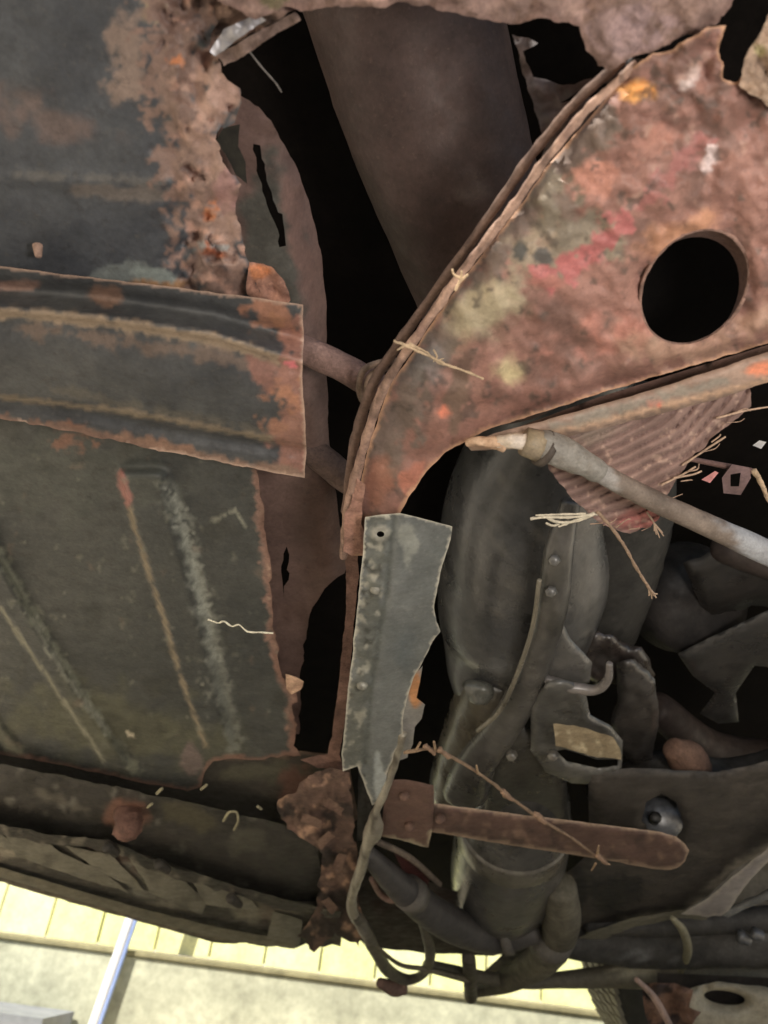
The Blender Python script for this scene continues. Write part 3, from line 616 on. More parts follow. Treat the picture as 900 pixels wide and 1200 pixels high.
sheet('sealant_scrap', gp, [(495, 780, 2), (492, 800, 1), (488, 818, 1), (498, 826, 1), (494, 842, 1), (486, 852, 1), (484, 872, 2), (478, 888, 2), (462, 894, 2), (466, 870), (474, 820), (484, 790)], .88, M_ZINC, [(C(118, 116, 114), C(138, 136, 132), 14), blob(C(176, 122, 74), 486, 803, 12, 26, 0, .3)], step=3.5, jag=1.5, relief=lambda X, Y: .004 * fbm(X, Y, 18, 3), seed=38, label='orange and pale scrap of old sealant')
tube('hanging_shred', gp, [(472, 860, .875, 5), (464, 888, .88, 5), (452, 925, .87, 5), (441, 950, .86, 5), (438, 972, .86, 11), (430, 990, .86, 7), (424, 1015, .86, 6.5), (414, 1045, .86, 6), (412, 1062, .86, 6), (418, 1078, .86, 6)], M_ZINC, [(C(110, 104, 92), C(138, 132, 118), 14), spots(C(64, 58, 50), 14, .3, .8, 82)], n=6, seg=10, rough=.2, noise_s=9, label='thin twisted shred of sheet hanging below the patch plate')
sheet('plate_backing', gp, [(420, 900), (448, 898), (452, 940), (440, 985), (418, 985)], .92, M_RUBBER, [(C(30, 29, 28), C(40, 38, 36), 6)], step=4, jag=1, relief=lambda X, Y: .004 * np.sin(X * 1.2), seed=39)

# --- rods on the left
tube('brake_rod', car, [(330, 398, 1.07, 17), (380, 420, 1.05, 17), (430, 446, 1.03, 17), (470, 470, 1.03, 16)], M_RUST, [(C(98, 74, 66), C(124, 96, 86), 20)], n=6, seg=18, rough=.06, noise_s=20, label='upper rusty rod reaching out under the crossmember lip')
tube('brake_rod', car, [(330, 500, 1.12, 17), (380, 540, 1.1, 17), (430, 580, 1.1, 16)], M_RUST, [(C(76, 60, 54), C(94, 74, 66), 20)], n=6, seg=18, rough=.06, label='lower rusty rod')
for i, (x, y) in enumerate([(436, 452), (444, 458), (453, 450)]):
    tube('clamp_ring', car, [(x + 20, y - 30, 1.0, 3.5), (x - 8, y - 20, .985, 4), (x - 15, y, .98, 4), (x - 10, y + 18, .985, 4), (x + 2, y + 26, 1.0, 3.5)], M_RUST, [(C(92, 76, 62), C(120, 98, 82), 10)], n=5, seg=8, rough=.2)

# --- metal rod on the right with its fittings
rod = tube('steering_rod', car, [(652, 524, .845, 12), (700, 552, .84, 12), (760, 584, .835, 12.5), (830, 616, .83, 13.5), (900, 648, .825, 15), (990, 690, .82, 16)], M_ROD,
    [(C(78, 67, 58), C(98, 86, 76), 40), blob(C(124, 126, 130), 880, 640, 60, 30, 25, .4, .6), blob(C(118, 114, 110), 690, 545, 40, 20, 30, .6, .6), spots(C(78, 66, 58), 16, .45, .7, 84)], n=8, seg=24, rough=.035, noise_s=18, label='straight dusty metal rod with worn bright patches')
tube('sleeve', rod, [(636, 521, .845, 18), (650, 526, .842, 19), (668, 535, .84, 18), (684, 543, .84, 15), (700, 552, .84, 14)], M_ROD, [(C(92, 88, 82), C(114, 111, 105), 12), spots(C(92, 86, 78), 14, .3, .7, 143)], n=5, seg=24, rough=.06, label='pale grey corroded sleeve')
tube('locking_nut', rod, [(614, 517, .845, 17), (633, 523, .843, 19)], M_ROD, [(C(116, 102, 78), C(98, 86, 70), 10)], n=3, seg=10, caps=False, label='brassy locking nut')
tube('washer', rod, [(635, 524, .8435, 22), (641, 527, .843, 22.5)], M_DARK, [(C(48, 40, 34), C(56, 48, 40), 10)], n=2, seg=24, caps=False)
tube('threaded_end', rod, [(584, 518, .85, 8), (600, 517, .847, 9), (618, 519, .846, 11)], M_ROD, [(C(150, 132, 108), C(170, 160, 150), 8)], n=4, seg=12, rough=.15, noise_s=5)
tube('threaded_end', rod, [(548, 519, .855, 5), (566, 517, .85, 6), (590, 521, .848, 8)], M_RUST, [(C(150, 118, 90), C(170, 140, 112), 8)], n=4, seg=10, rough=.3, noise_s=6)

# --- gearbox, oily housing
gb = tube('gearbox', car, [(680, 400, 1.50, 70), (650, 500, 1.44, 84), (620, 590, 1.37, 98), (612, 670, 1.31, 99), (600, 740, 1.25, 86), (584, 790, 1.19, 62), (574, 822, 1.16, 38)], M_OIL,
    [(C(44, 44, 44), C(58, 57, 55), 50), blob(C(76, 58, 46), 575, 780, 40, 26, 0, .6, .7), blob(C(60, 54, 40), 560, 830, 40, 30), spots(C(88, 84, 76), 12, .6, .5, 90), blob(C(84, 84, 82), 590, 660, 60, 40, 0, .5, .9, .6)], n=10, seg=44, rough=.015, noise_s=60, label='large oily dark grey gearbox housing')  # pale blob at the centre paints haze into the colour
tube('shadow_bulge', gb, [(720, 480, 1.45, 70), (705, 560, 1.42, 84), (696, 640, 1.4, 80), (690, 720, 1.38, 60), (690, 770, 1.36, 40)], M_DARK, [(C(34, 33, 31), C(42, 41, 39), 40)], n=8, seg=36, rough=.02)  # dark tube added for the shadow region beside the flange
tube('housing_flange', gb, [(668, 590, 1.10, 12), (656, 640, 1.07, 17), (650, 690, 1.05, 19), (638, 745, 1.04, 18), (616, 805, 1.03, 19), (590, 850, 1.03, 21), (560, 890, 1.03, 24), (545, 925, 1.04, 28)], M_OIL,
    [(C(54, 52, 49), C(72, 69, 64), 24), spots(C(48, 46, 40), 30, .3, .6, 91)], n=8, seg=18, rough=.05, flat=.8, noise_s=24, label='raised casting flange running down the gearbox')
tube('casting_seam', gb, [(632, 680, 1.03, 3), (624, 735, 1.02, 3), (606, 790, 1.01, 3), (586, 832, 1.0, 3), (560, 856, 1.0, 3)], M_OIL, [(C(84, 79, 66), C(98, 92, 78), 12)], n=6, seg=8)
for x, y, k in ((650, 655, 1.05), (646, 692, 1.03)):
    tube('flange_bolt', gb, [(x, y, k, 8), (x - 1, y + 2, k - .015, 7)], M_OIL, [(C(80, 78, 74), C(68, 66, 62), 8)], n=2, seg=6)
tube('output_neck', gb, [(586, 790, 1.14, 44), (562, 845, 1.12, 38), (544, 890, 1.10, 34), (532, 925, 1.09, 30)], M_OIL, [(C(54, 50, 40), C(70, 64, 52), 24), blob(C(84, 84, 78), 525, 915, 24, 16)], n=8, seg=28, rough=.03)
tube('glint_boss', gb, [(562, 806, 1.07, 17), (560, 818, 1.05, 14)], M_OIL, [(C(84, 84, 78), C(70, 70, 62), 8)], n=3, seg=14, rough=.3, noise_s=7)  # pale lump added where a highlight cluster sits
sheet('support_rib', gb, [(640, 740), (654, 716), (668, 748), (694, 776), (690, 800), (660, 808), (648, 830), (640, 870), (620, 870), (626, 800)], 1.03, M_OIL, [(C(70, 68, 66), C(82, 80, 76), 20)], step=6, jag=1, round_px=10, round_m=.014, thick=.02, seed=93)

# --- mounting bracket with tan face
mb = sheet('mount_bracket', car, [(640, 800), (660, 796), (672, 800), (686, 812), (692, 838), (716, 850), (730, 868), (728, 905), (712, 920), (670, 918), (640, 906), (622, 880), (622, 830)], .99, M_OIL, [(C(56, 55, 53), C(72, 71, 67), 20)], step=5, jag=1, round_px=10, round_m=.014, thick=.03, seed=94,
    holes=[[(652, 880), (662, 878), (700, 890), (724, 890), (724, 897), (700, 900), (664, 892)]], label='cast mounting bracket with a tan worn pad')
sheet('tan_pad', mb, [(648, 848), (672, 850), (700, 858), (718, 864), (727, 878), (728, 890), (700, 888), (672, 880), (651, 874)], .93, M_ROD, [(C(112, 98, 74), C(136, 122, 96), 14), spots(C(170, 158, 128), 8, .45, .7, 95)], step=4, jag=1.5, relief=lambda X, Y: .003 * fbm(X, Y, 12, 6), thick=.014, seed=95, label='tan coloured worn pad')
tube('hook', car, [(640, 796, 1.02, 6), (672, 806, 1.0, 7), (698, 808, .99, 6), (712, 796, .985, 5), (714, 778, .99, 4)], M_OIL, [(C(80, 76, 74), C(96, 90, 86), 14)], n=6, seg=12, rough=.15, noise_s=10)
sheet('linkage_body', car, [(722, 776), (744, 772), (768, 796), (772, 850), (764, 890), (742, 896), (726, 880), (716, 850), (724, 820)], 1.12, M_OIL, [(C(50, 46, 43), C(64, 60, 56), 16)], step=5, jag=2, relief=lambda X, Y: .01 * fbm(X, Y, 30, 5), round_px=12, round_m=.02, thick=.03, seed=160)
sheet('linkage_body', car, [(676, 752), (700, 738), (730, 752), (752, 758), (768, 790), (756, 812), (728, 800), (700, 806), (680, 790)], 1.16, M_OIL, [(C(38, 34, 32), C(54, 46, 42), 14)], step=5, jag=3, relief=lambda X, Y: .012 * fbm(X, Y, 24, 6), round_px=10, round_m=.02, thick=.03, seed=161)

# --- canister
sheet('canister_bracket', car, [(590, 870), (610, 850), (640, 860), (664, 920), (668, 990), (600, 990), (566, 970), (572, 910)], 1.02, M_OIL, [(C(50, 48, 44), C(62, 60, 54), 24)], step=7, round_px=14, round_m=.02, thick=.04, seed=96)
cn = tube('oil_canister', car, [(608, 900, 1.15, 50), (606, 935, 1.13, 60), (600, 980, 1.10, 66), (592, 1020, 1.08, 64), (586, 1046, 1.07, 54), (582, 1058, 1.07, 38)], M_OIL, [(C(50, 49, 48), C(66, 64, 61), 24), blob(C(118, 118, 112), 630, 1026, 24, 16), spots(C(52, 52, 46), 40, .4, .5, 97)], n=8, seg=36, rough=.02, noise_s=40, label='rounded dark grey canister below the flat bar')
tube('drain_bolt', cn, [(568, 1064, 1.03, 12), (567, 1082, 1.02, 12)], M_OIL, [(C(84, 82, 74), C(96, 92, 84), 10)], n=3, seg=6)
tube('dent_boss', cn, [(618, 1016, 1.02, 14), (626, 1024, 1.0, 12)], M_OIL, [(C(112, 112, 106), C(96, 96, 90), 10)], n=3, seg=12, rough=.2)

for x, y, k in ((600, 884, .955), (648, 884, .96), (590, 1050, .98), (560, 1040, 1.0)):
    tube('bolt_head', cn, [(x, y, k, 7), (x - 1, y + 3, k - .012, 6)], M_OIL, [(C(78, 74, 66), C(66, 62, 56), 8)], n=2, seg=6)
tube('canister_band', cn, [(603, 958, 1.115, 66.5), (602, 966, 1.11, 67.5), (601, 973, 1.108, 66.5)], M_OIL, [(C(60, 57, 50), C(74, 70, 62), 12)], n=3, seg=36, caps=False)
# --- flat reddish bar
def bar_layers():
    return [(C(66, 48, 42), C(82, 60, 52), 30), spots(C(112, 88, 72), 12, .4, .6, 98), spots(C(48, 36, 32), 16, .4, .6, 97), rim(C(132, 110, 90), 2.5, .5)]
br = sheet('cross_bar', car, [(498, 940), (560, 948), (640, 958), (720, 968), (775, 975), (792, 980), (802, 988), (808, 997, 1.5), (803, 1009, 1.5), (797, 1015, 1.5), (786, 1019), (765, 1018), (700, 1006), (620, 994), (560, 984), (500, 974)], .885, M_RUSTSM, bar_layers(), step=5, jag=.6, round_px=9, round_m=.012, thick=.012, seed=99, label='flat reddish brown bar crossing below the gearbox')
sheet('end_plate', br, [(452, 912), (480, 914), (508, 920), (509, 945), (506, 975), (502, 993), (494, 992), (470, 984), (446, 980)], .878, M_RUSTSM, [(C(74, 54, 46), C(88, 65, 56), 30), band(C(140, 128, 104), [(448, 982), (480, 987), (500, 993), (506, 975)], 2.5, .4)], step=5, jag=.8, round_px=5, round_m=.005, thick=.012, seed=100, label='square end plate of the flat bar')

for x, y, k in ((474, 932, .872), (480, 968, .87), (516, 958, .878)):
    tube('bolt_head', br, [(x, y, k, 6.5), (x - 1, y + 2, k - .008, 5.5)], M_RUST, [(C(92, 68, 56), C(70, 52, 44), 8)], n=2, seg=6, rough=.12)
# --- control arm and pipework, lower right
arm = sheet('control_arm', car, [(690, 905), (740, 900), (840, 905), (1000, 870), (1000, 960), (905, 992), (860, 1020), (830, 1050), (800, 1068), (750, 1078), (690, 1094), (652, 1108), (610, 1140), (560, 1166), (552, 1150), (600, 1110), (640, 1070), (655, 1030), (690, 1000)], .98, M_DARK,
    [(C(44, 41, 38), C(58, 53, 48), 40), band(C(98, 92, 82), [(905, 990), (860, 1018), (800, 1068), (740, 1078), (660, 1106), (600, 1145), (560, 1166)], 6, .4), blob(C(74, 72, 64), 600, 1130, 30, 20), blob(C(26, 25, 24), 700, 1040, 60, 26)], step=7, jag=1, round_px=16, round_m=.02, thick=.02,
    holes=[[(757 + 0, 940), (775, 930), (792, 940), (800, 962), (792, 984), (770, 978), (752, 962)]], seed=101, label='broad dark control arm with a pale lower edge')
sheet('arm_lip', arm, [(664, 1108), (690, 1092), (740, 1076), (800, 1066), (832, 1070), (828, 1078), (795, 1076), (745, 1086), (700, 1104), (670, 1122)], .945, M_ROD, [(C(78, 76, 66), C(98, 95, 84), 20)], step=4, jag=1, round_px=5, round_m=.006, thick=.006, seed=162)
tube('bush', arm, [(770, 962, 1.06, 26), (776, 958, 1.02, 24)], M_OIL, [(C(70, 72, 76), C(84, 86, 90), 10), blob(C(150, 156, 166), 786, 955, 10, 22)], n=3, seg=22)  # whitish blob paints the highlight on the ring
tube('bush_core', arm, [(766, 960, 1.01, 7), (768, 958, .99, 7)], M_RUBBER, [(C(16, 16, 16), C(20, 20, 20), 9)], n=3, seg=16)
sheet('arm_brace', arm, [(798, 1071), (830, 1052), (868, 1020), (910, 985), (1000, 930), (1000, 985), (902, 1008), (880, 1030), (850, 1072), (830, 1075)], .92, M_ZINC, [(C(122, 116, 118), C(140, 134, 134), 30), rim(C(156, 150, 144), 3)], step=6, jag=1, round_px=8, round_m=.01, thick=.008, seed=102, label='pale grey brace at the right edge')
tube('brace_strut', arm, [(850, 1070, .93, 4), (900, 1048, .93, 4), (980, 1010, .93, 4)], M_ZINC, [(C(92, 94, 96), C(120, 122, 124), 8)], n=5, seg=8, rough=.4, noise_s=5)
tb = tube('axle_beam', car, [(650, 1100, .96, 20), (760, 1108, .955, 24), (860, 1104, .95, 26), (1000, 1100, .94, 28)], M_DARK, [(C(44, 43, 42), C(58, 56, 54), 26), spots(C(110, 112, 114), 9, .6, .8, 103)], n=8, seg=22, rough=.08, noise_s=18)
tube('axle_beam', car, [(690, 1082, .99, 12), (760, 1084, .985, 12), (840, 1080, .98, 14), (1000, 1070, .97, 16)], M_DARK, [(C(40, 39, 38), C(54, 52, 50), 20)], n=6, seg=16, rough=.1)
pp = tube('brake_pipe', car, [(500, 1132, .9, 7), (600, 1150, .9, 7), (660, 1148, .9, 9), (760, 1142, .895, 15), (830, 1142, .89, 18), (1000, 1158, .88, 20)], M_ROD, [(C(76, 72, 62), C(94, 90, 78), 30), blob(C(134, 130, 112), 770, 1138, 36, 10)], n=8, seg=16, rough=.05, noise_s=18, label='long pale pipe running to the right edge above the wheel')
tube('wire_loop', car, [(788, 1076, .9, 3), (800, 1090, .89, 5), (806, 1112, .885, 5), (800, 1134, .885, 4), (790, 1148, .89, 3)], M_ROD, [(C(112, 108, 86), C(90, 86, 70), 10)], n=6, seg=10)
for i, (x, y, r_) in enumerate([(868, 1098, 9), (815, 1126, 4), (884, 1094, 8)]):
    tube('fitting', car, [(x, y, .91, r_), (x + r_, y + 3, .90, r_ * .8)], M_OIL, [(C(84, 86, 90), C(62, 62, 64), 8)], n=3, seg=8, rough=.25, noise_s=6)

# --- wheel at the lower right
wh_c = P3([850], [1078], [2.08])[0]
def wheel(parent):
    R, W = .41, .17
    ax = (Vector(RC) * .34 - Vector(FW) * .94 + Vector(UC) * .05).normalized()
    e1 = ax.cross(Vector((0, 0, 1))).normalized(); e2 = ax.cross(e1)
    c = Vector(wh_c)
    def lathe(name, prof, mat, col, par, seg=72):
        V = []; f = []
        for j in range(seg):
            a = 2 * math.pi * j / seg; d = e1 * math.cos(a) + e2 * math.sin(a)
            for (r_, h) in prof: V.append(c + d * r_ + ax * h)
        n = len(prof)
        for j in range(seg):
            for i in range(n - 1):
                f.append((j * n + i, j * n + i + 1, ((j + 1) % seg) * n + i + 1, ((j + 1) % seg) * n + i))
        return make_obj(name, V, f, np.tile(col, (len(V), 1)), mat, par)
    ty = lathe('tyre', [(R * .66, -W * .42), (R * .74, -W * .52), (R * .88, -W * .54), (R * .965, -W * .47), (R, -W * .38), (R * 1.01, 0), (R, W * .38), (R * .965, W * .47), (R * .88, W * .54), (R * .74, W * .52), (R * .66, W * .42)], M_RUBBER, C(52, 52, 50), parent)
    V = []; f = []
    for j in range(90):                         # tread blocks
        for q in range(5):
            a0 = 2 * math.pi * (j + .12 + (q % 2) * .4) / 90; a1 = a0 + 2 * math.pi * .72 / 90
            h0 = (-.40 + q * .165) * W; h1 = h0 + .135 * W; b = len(V)
            for rr in (R * .99, R * 1.02):
                for a, h in ((a0, h0), (a1, h0 + .01), (a1, h1 + .01), (a0, h1)):
                    V.append(c + (e1 * math.cos(a) + e2 * math.sin(a)) * rr + ax * h)
            f += [(b, b + 1, b + 5, b + 4), (b + 1, b + 2, b + 6, b + 5), (b + 2, b + 3, b + 7, b + 6), (b + 3, b, b + 4, b + 7), (b + 4, b + 5, b + 6, b + 7)]
    t = make_obj('tread', V, f, np.tile(C(120, 116, 102), (len(V), 1)), M_RUBBER, ty, smooth=False); t['kind'] = 'stuff'
    lathe('rim', [(R * .67, -W * .40), (R * .64, -W * .40), (R * .62, -W * .1), (R * .3, -W * .02), (R * .1, -W * .05), (R * .02, -W * .05), (R * .02, 0), (R * .3, .01), (R * .64, 0), (R * .67, W * .4)], M_DARK, C(70, 66, 60), parent)
wheel_o = make_obj('wheel', [tuple(wh_c + np.array(FW) * .02), tuple(wh_c + np.array(UC) * .02), tuple(wh_c + np.array(RC) * .02)], [(0, 1, 2)], np.tile(C(60, 60, 60), (3, 1)), M_DARK, car)
wheel(wheel_o); wheel_o['label'] = 'wheel with a blocky dark tyre tread at the lower right'
sheet('brake_shield', car, [(800, 1160), (840, 1150), (1000, 1168), (1000, 1300), (790, 1300), (775, 1210), (780, 1180)], lambda X, Y: 1.5 / S0(X, Y), M_ROD, [(C(112, 104, 86), C(132, 124, 104), 40), blob(C(104, 66, 46), 790, 1180, 24, 40)], step=7, jag=1, round_px=24, round_m=.03, thick=.03, seed=104, holes=[[(849 + 24 * math.cos(t), 1169 + 4 * math.sin(2 * t) * 0 + 8 * math.sin(t) + 3 * math.cos(t)) for t in np.linspace(0, 2 * math.pi, 25)[:-1]]], label='tan brake shield with an oval slot')
sheet('slot_backing', car, [(770, 1140), (1000, 1150), (1000, 1300), (770, 1300)], lambda X, Y: 1.6 / S0(X, Y), M_DARK, [(C(30, 26, 22), C(40, 34, 30), 20)], step=20, thick=.01, seed=142)  # dark sheet added behind the shield so its slot looks dark
sheet('caliper', car, [(752, 1152), (790, 1152), (812, 1160), (808, 1180), (822, 1186), (800, 1215), (770, 1220), (756, 1190)], lambda X, Y: 1.42 / S0(X, Y), M_RUST, [(C(72, 50, 38), C(100, 72, 54), 14), spots(C(30, 22, 20), 18, .1, .9, 105)], step=4, jag=1, relief=lambda X, Y: .03 * fbm(X, Y, 24, 5), thick=.03, seed=105, label='rusty brown brake caliper')
tube('pad_wire', car, [(746, 1148, .66, 3), (766, 1168, .63, 4), (784, 1200, .56, 4), (800, 1240, .49, 4)], M_ROD, [(C(128, 104, 92), C(104, 84, 74), 10)], n=5, seg=8)

# --- hoses at the bottom centre
tube('rubber_hose', car, [(430, 1000, .90, 10), (470, 1040, .89, 17), (520, 1078, .885, 20), (575, 1098, .89, 18), (625, 1092, .90, 14)], M_RUBBER, [(C(48, 46, 46), C(58, 55, 54), 24)], n=8, seg=20, label='thick black hose curving under the canister')
tube('rubber_hose', car, [(558, 1160, .9, 8), (600, 1146, .9, 14), (640, 1118, .9, 20), (658, 1080, .92, 22), (656, 1040, .95, 20)], M_DARK, [(C(66, 62, 52), C(82, 78, 66), 24)], n=8, seg=20, label='wide grey brown hose bending up at the right')
for (x0, y0, x1, y1, k, rr) in ((478, 1045, 486, 1051, .885, 20), (590, 1098, 599, 1097, .885, 19.5), (644, 1108, 649, 1098, .895, 24)):
    tube('hose_clamp', car, [(x0, y0, k, rr), (x1, y1, k, rr)], M_ROD, [(C(78, 74, 68), C(60, 56, 52), 10)], n=2, seg=22, caps=False)
tube('sill_clip', car, [(549, 1122, .86, 8), (551, 1145, .86, 8), (552, 1168, .86, 8)], M_DARK, [(C(44, 40, 34), C(60, 54, 46), 10)], n=4, seg=12, rough=.1)
cab = tube('cable_loop', car, [(416, 1072, .86, 6), (428, 1090, .855, 8), (440, 1115, .85, 7), (456, 1138, .85, 7), (478, 1148, .85, 6), (497, 1140, .85, 5), (504, 1122, .85, 6), (500, 1096, .86, 6), (488, 1060, .88, 5)], M_RUBBER, [(C(58, 54, 48), C(72, 68, 60), 12), blob(C(96, 92, 84), 420, 1085, 14, 14)], n=8, seg=12, rough=.06, label='dark cable looping down in front of the bright boards')
tube('cable_end', cab, [(446, 1152, .845, 6), (462, 1158, .84, 9), (474, 1158, .84, 7)], M_RUST, [(C(78, 58, 52), C(92, 70, 62), 8)], n=4, seg=12, rough=.1)
tube('thin_wire', car, [(440, 1108, .84, 2), (468, 1130, .835, 2.5), (500, 1136, .835, 3), (548, 1148, .84, 4)], M_DARK, [(C(88, 82, 66), C(70, 64, 54), 10)], n=6, seg=8)
tube('support_arm', car, [(440, 985, .93, 4), (480, 1005, .925, 4), (515, 1036, .92, 3.5)], M_DARK, [(C(86, 76, 64), C(68, 58, 50), 10)], n=4, seg=8)
sheet('red_bracket', car, [(462, 1000), (480, 1002), (504, 1030), (500, 1040), (478, 1032)], .945, M_RUSTSM, [(C(84, 40, 38), C(70, 36, 34), 10)], step=5, thick=.004, seed=106)
tube('hook_wire', car, [(436, 1030, .92, 4), (446, 1048, .91, 4), (460, 1054, .905, 5), (472, 1048, .905, 4)], M_ROD, [(C(112, 88, 76), C(128, 100, 88), 8)], n=5, seg=8, rough=.15)
sheet('lower_crosspanel', car, [(410, 1000), (520, 1040), (640, 1075), (665, 1060), (680, 1110), (620, 1120), (520, 1118), (430, 1112), (405, 1080)], .99, M_DARK, [(C(36, 30, 27), C(50, 42, 38), 30), blob(C(44, 24, 22), 480, 1060, 40, 26)], step=8, jag=2, relief=lambda X, Y: .01 * fbm(X, Y, 30, 6), thick=.004, seed=107)

# --- dim shapes deep in the right engine bay; most carry the gloom in colour
sheet('fan_guard', car, [(794, 766), (830, 748), (900, 715), (990, 700), (990, 790), (884, 780), (862, 812), (866, 846), (842, 848), (820, 836), (838, 812), (812, 792)], 1.2, M_OIL, [(C(40, 39, 38), C(48, 46, 44), 30)], step=7, round_px=8, round_m=.012, thick=.012, seed=110, label='dim grey three cornered guard deep in the bay')
tube('bay_ring', car, [(850, 640, 1.3, 20), (960, 690, 1.3, 22), (990, 800, 1.3, 22), (940, 880, 1.3, 22), (840, 880, 1.3, 22), (770, 830, 1.32, 20)], M_DARK, [(C(40, 32, 30), C(50, 40, 36), 30)], n=8, seg=16)
tube('bay_pulley', car, [(800, 700, 1.42, 66), (812, 706, 1.36, 62)], M_DARK, [(C(30, 27, 26), C(38, 34, 32), 30)], n=3, seg=32)
sheet('bay_baffle', car, [(800, 660), (850, 640), (1000, 640), (1000, 720), (880, 710), (830, 730)], 1.28, M_OIL, [(C(34, 32, 31), C(42, 39, 37), 40)], step=10, jag=2, round_px=12, round_m=.02, thick=.02, seed=111)
tube('copper_cap', car, [(790, 878, 1.1, 14), (806, 890, 1.09, 22), (820, 900, 1.1, 14)], M_RUST, [(C(96, 70, 54), C(112, 82, 64), 20)], n=4, seg=20, rough=.04, label='tan brown cap deep in the bay')
tube('lower_bay_pipe', car, [(700, 930, 1.15, 16), (780, 905, 1.12, 26), (860, 915, 1.1, 26), (990, 880, 1.08, 26)], M_DARK, [(C(44, 42, 40), C(52, 50, 47), 40)], n=6, seg=18)
sheet('cable_bracket', car, [(846, 560), (858, 544), (878, 548), (880, 560), (868, 580), (848, 578)], .98, M_RUSTSM, [(C(96, 76, 76), C(112, 88, 88), 10)], step=4, thick=.004, holes=[[(856, 556), (868, 554), (866, 570), (856, 570)]], seed=112)
tube('bay_rod', car, [(800, 536, 1.0, 3), (840, 544, 1.0, 3.5), (880, 552, .99, 4)], M_RUST, [(C(84, 60, 54), C(100, 74, 66), 8)], n=4, seg=8)
sheet('reflector_chip', car, [(822, 562), (838, 552), (842, 554), (832, 566)], .97, M_RUSTSM, [(C(186, 120, 118), C(170, 110, 108), 8)], step=4, thick=.002, seed=113)
sheet('foil_chip', car, [(882, 522), (890, 516), (898, 518), (892, 526)], .96, M_ZINC, [(C(190, 190, 194), C(170, 170, 176), 8)], step=3, thick=.001, seed=114)

# ------------------------------------------------------------------ loose things
pad = thing('frayed_pad', 'fan shaped pinkish pad of frayed cord layers behind the metal rod', 'frayed pad', (0.1, .6, .6))
def rel_pad(X, Y):
    r_ = np.hypot((X - 600) * .8, (Y - 400) * 1.15) + 6 * fbm(X, Y, 90, 3, 2) + .8 * fbm(X, Y, 20, 5, 2)
    ph = (r_ / 12) % 1.0
    return .009 * np.abs(np.sin(math.pi * ph)) ** .5 - .012 * ((r_ - 130) / 200) 
def pl_c(X, Y, E):
    r_ = np.hypot((X - 600) * .8, (Y - 400) * 1.15) + 6 * fbm(X, Y, 90, 3, 2) + .8 * fbm(X, Y, 20, 5, 2)
    ph = (r_ / 12) % 1.0
    return C(84, 62, 56), .6 * (1 - sst(.0, .3, np.minimum(ph, 1 - ph) * 1.6))
po = sheet('cord_layers', pad, [(630, 505), (700, 488), (780, 472), (850, 455), (878, 452), (880, 476, 2), (860, 492, 2), (836, 512, 3), (812, 536, 3), (800, 552, 3), (786, 574, 3), (768, 592, 4), (772, 606, 4), (756, 618, 3), (738, 626, 2), (716, 620, 2), (694, 606, 3), (676, 590, 3), (655, 566, 2), (640, 540, 2)],
    .90, M_CLOTH, [(C(100, 78, 71), C(122, 97, 89), 40), blob(C(134, 80, 74), 750, 608, 40, 16, 0, .4, .6), pl_c, spots(C(160, 132, 116), 8, .5, .6, 120), blob(C(112, 98, 86), 690, 510, 60, 20, -10, .4, .8, .7)], step=2.6, jag=2, relief=rel_pad, thick=.006, seed=120)
def strand(parent, pts, rpx, k, col, n=7, rough=.25, name='strand', seed=5):
    return tube(name, parent, [(x, y, k, rpx * (1 - .35 * i / len(pts))) for i, (x, y) in enumerate(pts)], M_FIBRE, [(col, col * 1.25, 8)], n=n, seg=6, rough=rough, noise_s=4, seed=seed)
r = random.Random(5)
for i in range(13):
    t = i / 12
    x, y = (878 - 108 * t, 470 + 138 * t) if i % 3 else (700 + 60 * t, 612 + 8 * t)
    dx, dy = r.uniform(2, 13), r.uniform(-9, 1)
    strand(pad, [(x - 8, y + 2), (x + dx * .5, y + dy * .5 + r.uniform(-3, 3)), (x + dx, y + dy)], r.uniform(.4, .9), .885, C(130, 106, 88), n=4, seed=i)
for dx, dy in ((2, 14), (8, 18), (14, 12), (-2, 10), (16, 16)):
    strand(pad, [(758, 600), (766, 612), (768 + dx * .6, 612 + dy)], 1.0, .87, C(134, 112, 92), n=4)
strand(pad, [(700, 600), (715, 616), (732, 640), (745, 664), (756, 682), (766, 697)], 2.3, .86, C(118, 96, 76), rough=.45)
for dx, dy in ((-8, 3), (4, 6), (-3, 8), (6, 0)):
    strand(pad, [(760, 688), (764 + dx * .4, 695), (766 + dx * .7, 696 + dy * .7)], 1.0, .86, C(140, 118, 96), n=3)
for pts, rr in (([(700, 602), (670, 606), (640, 606), (622, 608)], 2.2), ([(696, 602), (678, 610), (655, 612), (640, 606)], 2.2), ([(690, 604), (668, 612), (655, 617)], 2.0), ([(686, 602), (650, 603), (628, 604)], 1.5), ([(655, 614), (648, 616), (640, 613)], 1.5)):
    strand(pad, pts, rr, .862, C(150, 142, 124), rough=.45)
for pts in ([(840, 490), (870, 482), (905, 476)], [(800, 545), (830, 525), (850, 512)], [(776, 568), (800, 556), (815, 547)], [(790, 560), (812, 556), (822, 552)]):
    strand(pad, pts, 1.4, .89, C(140, 116, 96))

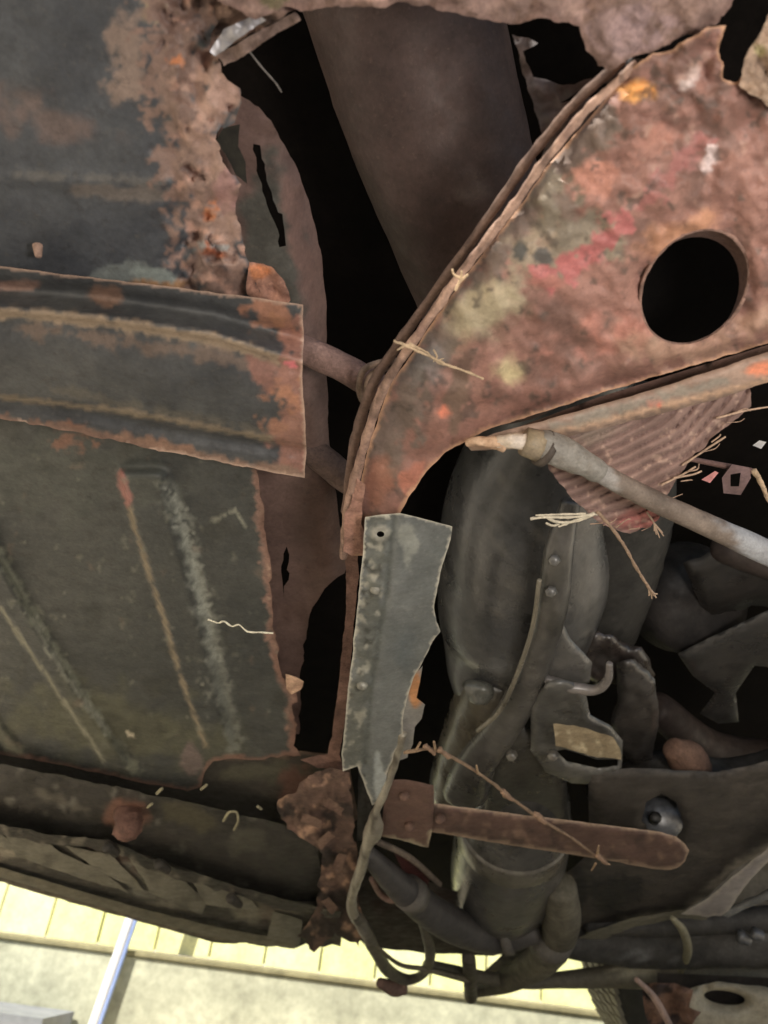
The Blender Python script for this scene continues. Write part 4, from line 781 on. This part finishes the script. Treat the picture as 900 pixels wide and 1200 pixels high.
tw = thing('long_stem', 'long dry knotted stem slanting down from the grey plate to the flat bar', 'dry stem', (0.1, .9, .5))
strand(tw, [(474, 882), (496, 878), (516, 881), (545, 896), (575, 916), (600, 936), (640, 964), (670, 982), (704, 1008)], 2.4, .84, C(102, 82, 62), name='stem', rough=.4)
for x, y in ((520, 882), (594, 932), (632, 958), (704, 1006), (503, 878)):
    strand(tw, [(x - 5, y - 4), (x, y), (x + 6, y + 5)], 3.6, .838, C(112, 88, 68), name='knot', n=3, rough=.5)
for x, y, a in ((488, 878, -60), (510, 878, -100), (700, 1000, -80), (706, 1010, 20), (698, 1012, 120), (560, 906, -100)):
    strand(tw, [(x, y), (x + 9 * math.cos(math.radians(a)), y + 9 * math.sin(math.radians(a)))] , 1.6, .836, C(116, 94, 70), name='twig', n=3)
def tagged(o, *a): return tag(o, *a)
lw = thing('straw_wisp', 'pale straw wisp caught on the rolled edge of the crossmember', 'straw', (0, .5, .6))
for pts, rr in (([(462, 400), (478, 406), (500, 416), (525, 428), (548, 436), (566, 444)], 2.4), ([(466, 410), (478, 404), (492, 409)], 2.0), ([(500, 412), (510, 422), (520, 420)], 1.2), ([(508, 410), (512, 418), (508, 424)], 1.2), ([(480, 402), (500, 413), (515, 426), (535, 430)], 1.2)):
    strand(lw, pts, rr * .75, .865, C(140, 120, 94), rough=.6)
l2 = thing('straw_wisp', 'small dry wisp poking up from the middle of the crossmember lip', 'straw', (0, .5, .6))
for pts in ([(534, 340), (540, 326), (541, 318)], [(540, 326), (532, 322), (530, 316)], [(538, 330), (548, 322)]):
    strand(l2, pts, 1.8, .87, C(160, 136, 104), n=4)
l3 = thing('web_thread', 'white crinkled thread lying across the ribbed floor panel', 'thread', (0, .8, .6))
strand(l3, [(244, 726), (256, 730), (262, 728), (272, 734), (280, 732), (290, 740), (306, 741), (320, 742)], 1.3, .965, C(190, 180, 160), rough=.5, n=5)
l4 = thing('straw_wisp', 'thin dry stalk hanging at the right edge beside the cable bracket', 'straw', (.3, .8, .6))
strand(l4, [(884, 552), (892, 566), (900, 584), (912, 604)], 3, .9, C(140, 118, 92), rough=.4)
l5 = thing('web_thread', 'loose cobweb thread in the dark gap beside the broad tube', 'thread', (0, .5, .7))
strand(l5, [(292, 60), (306, 78), (322, 96), (330, 108)], 1.0, 1.0, C(90, 84, 80))
r = random.Random(9)
for i, (x, y) in enumerate([(230, 890), (274, 955), (186, 925), (240, 1050)]):
    pass
for o in (lw, l2, l4): o['group'] = 'dry straw caught on the rusty metal'
for o in (l3, l5): o['group'] = 'fine threads'
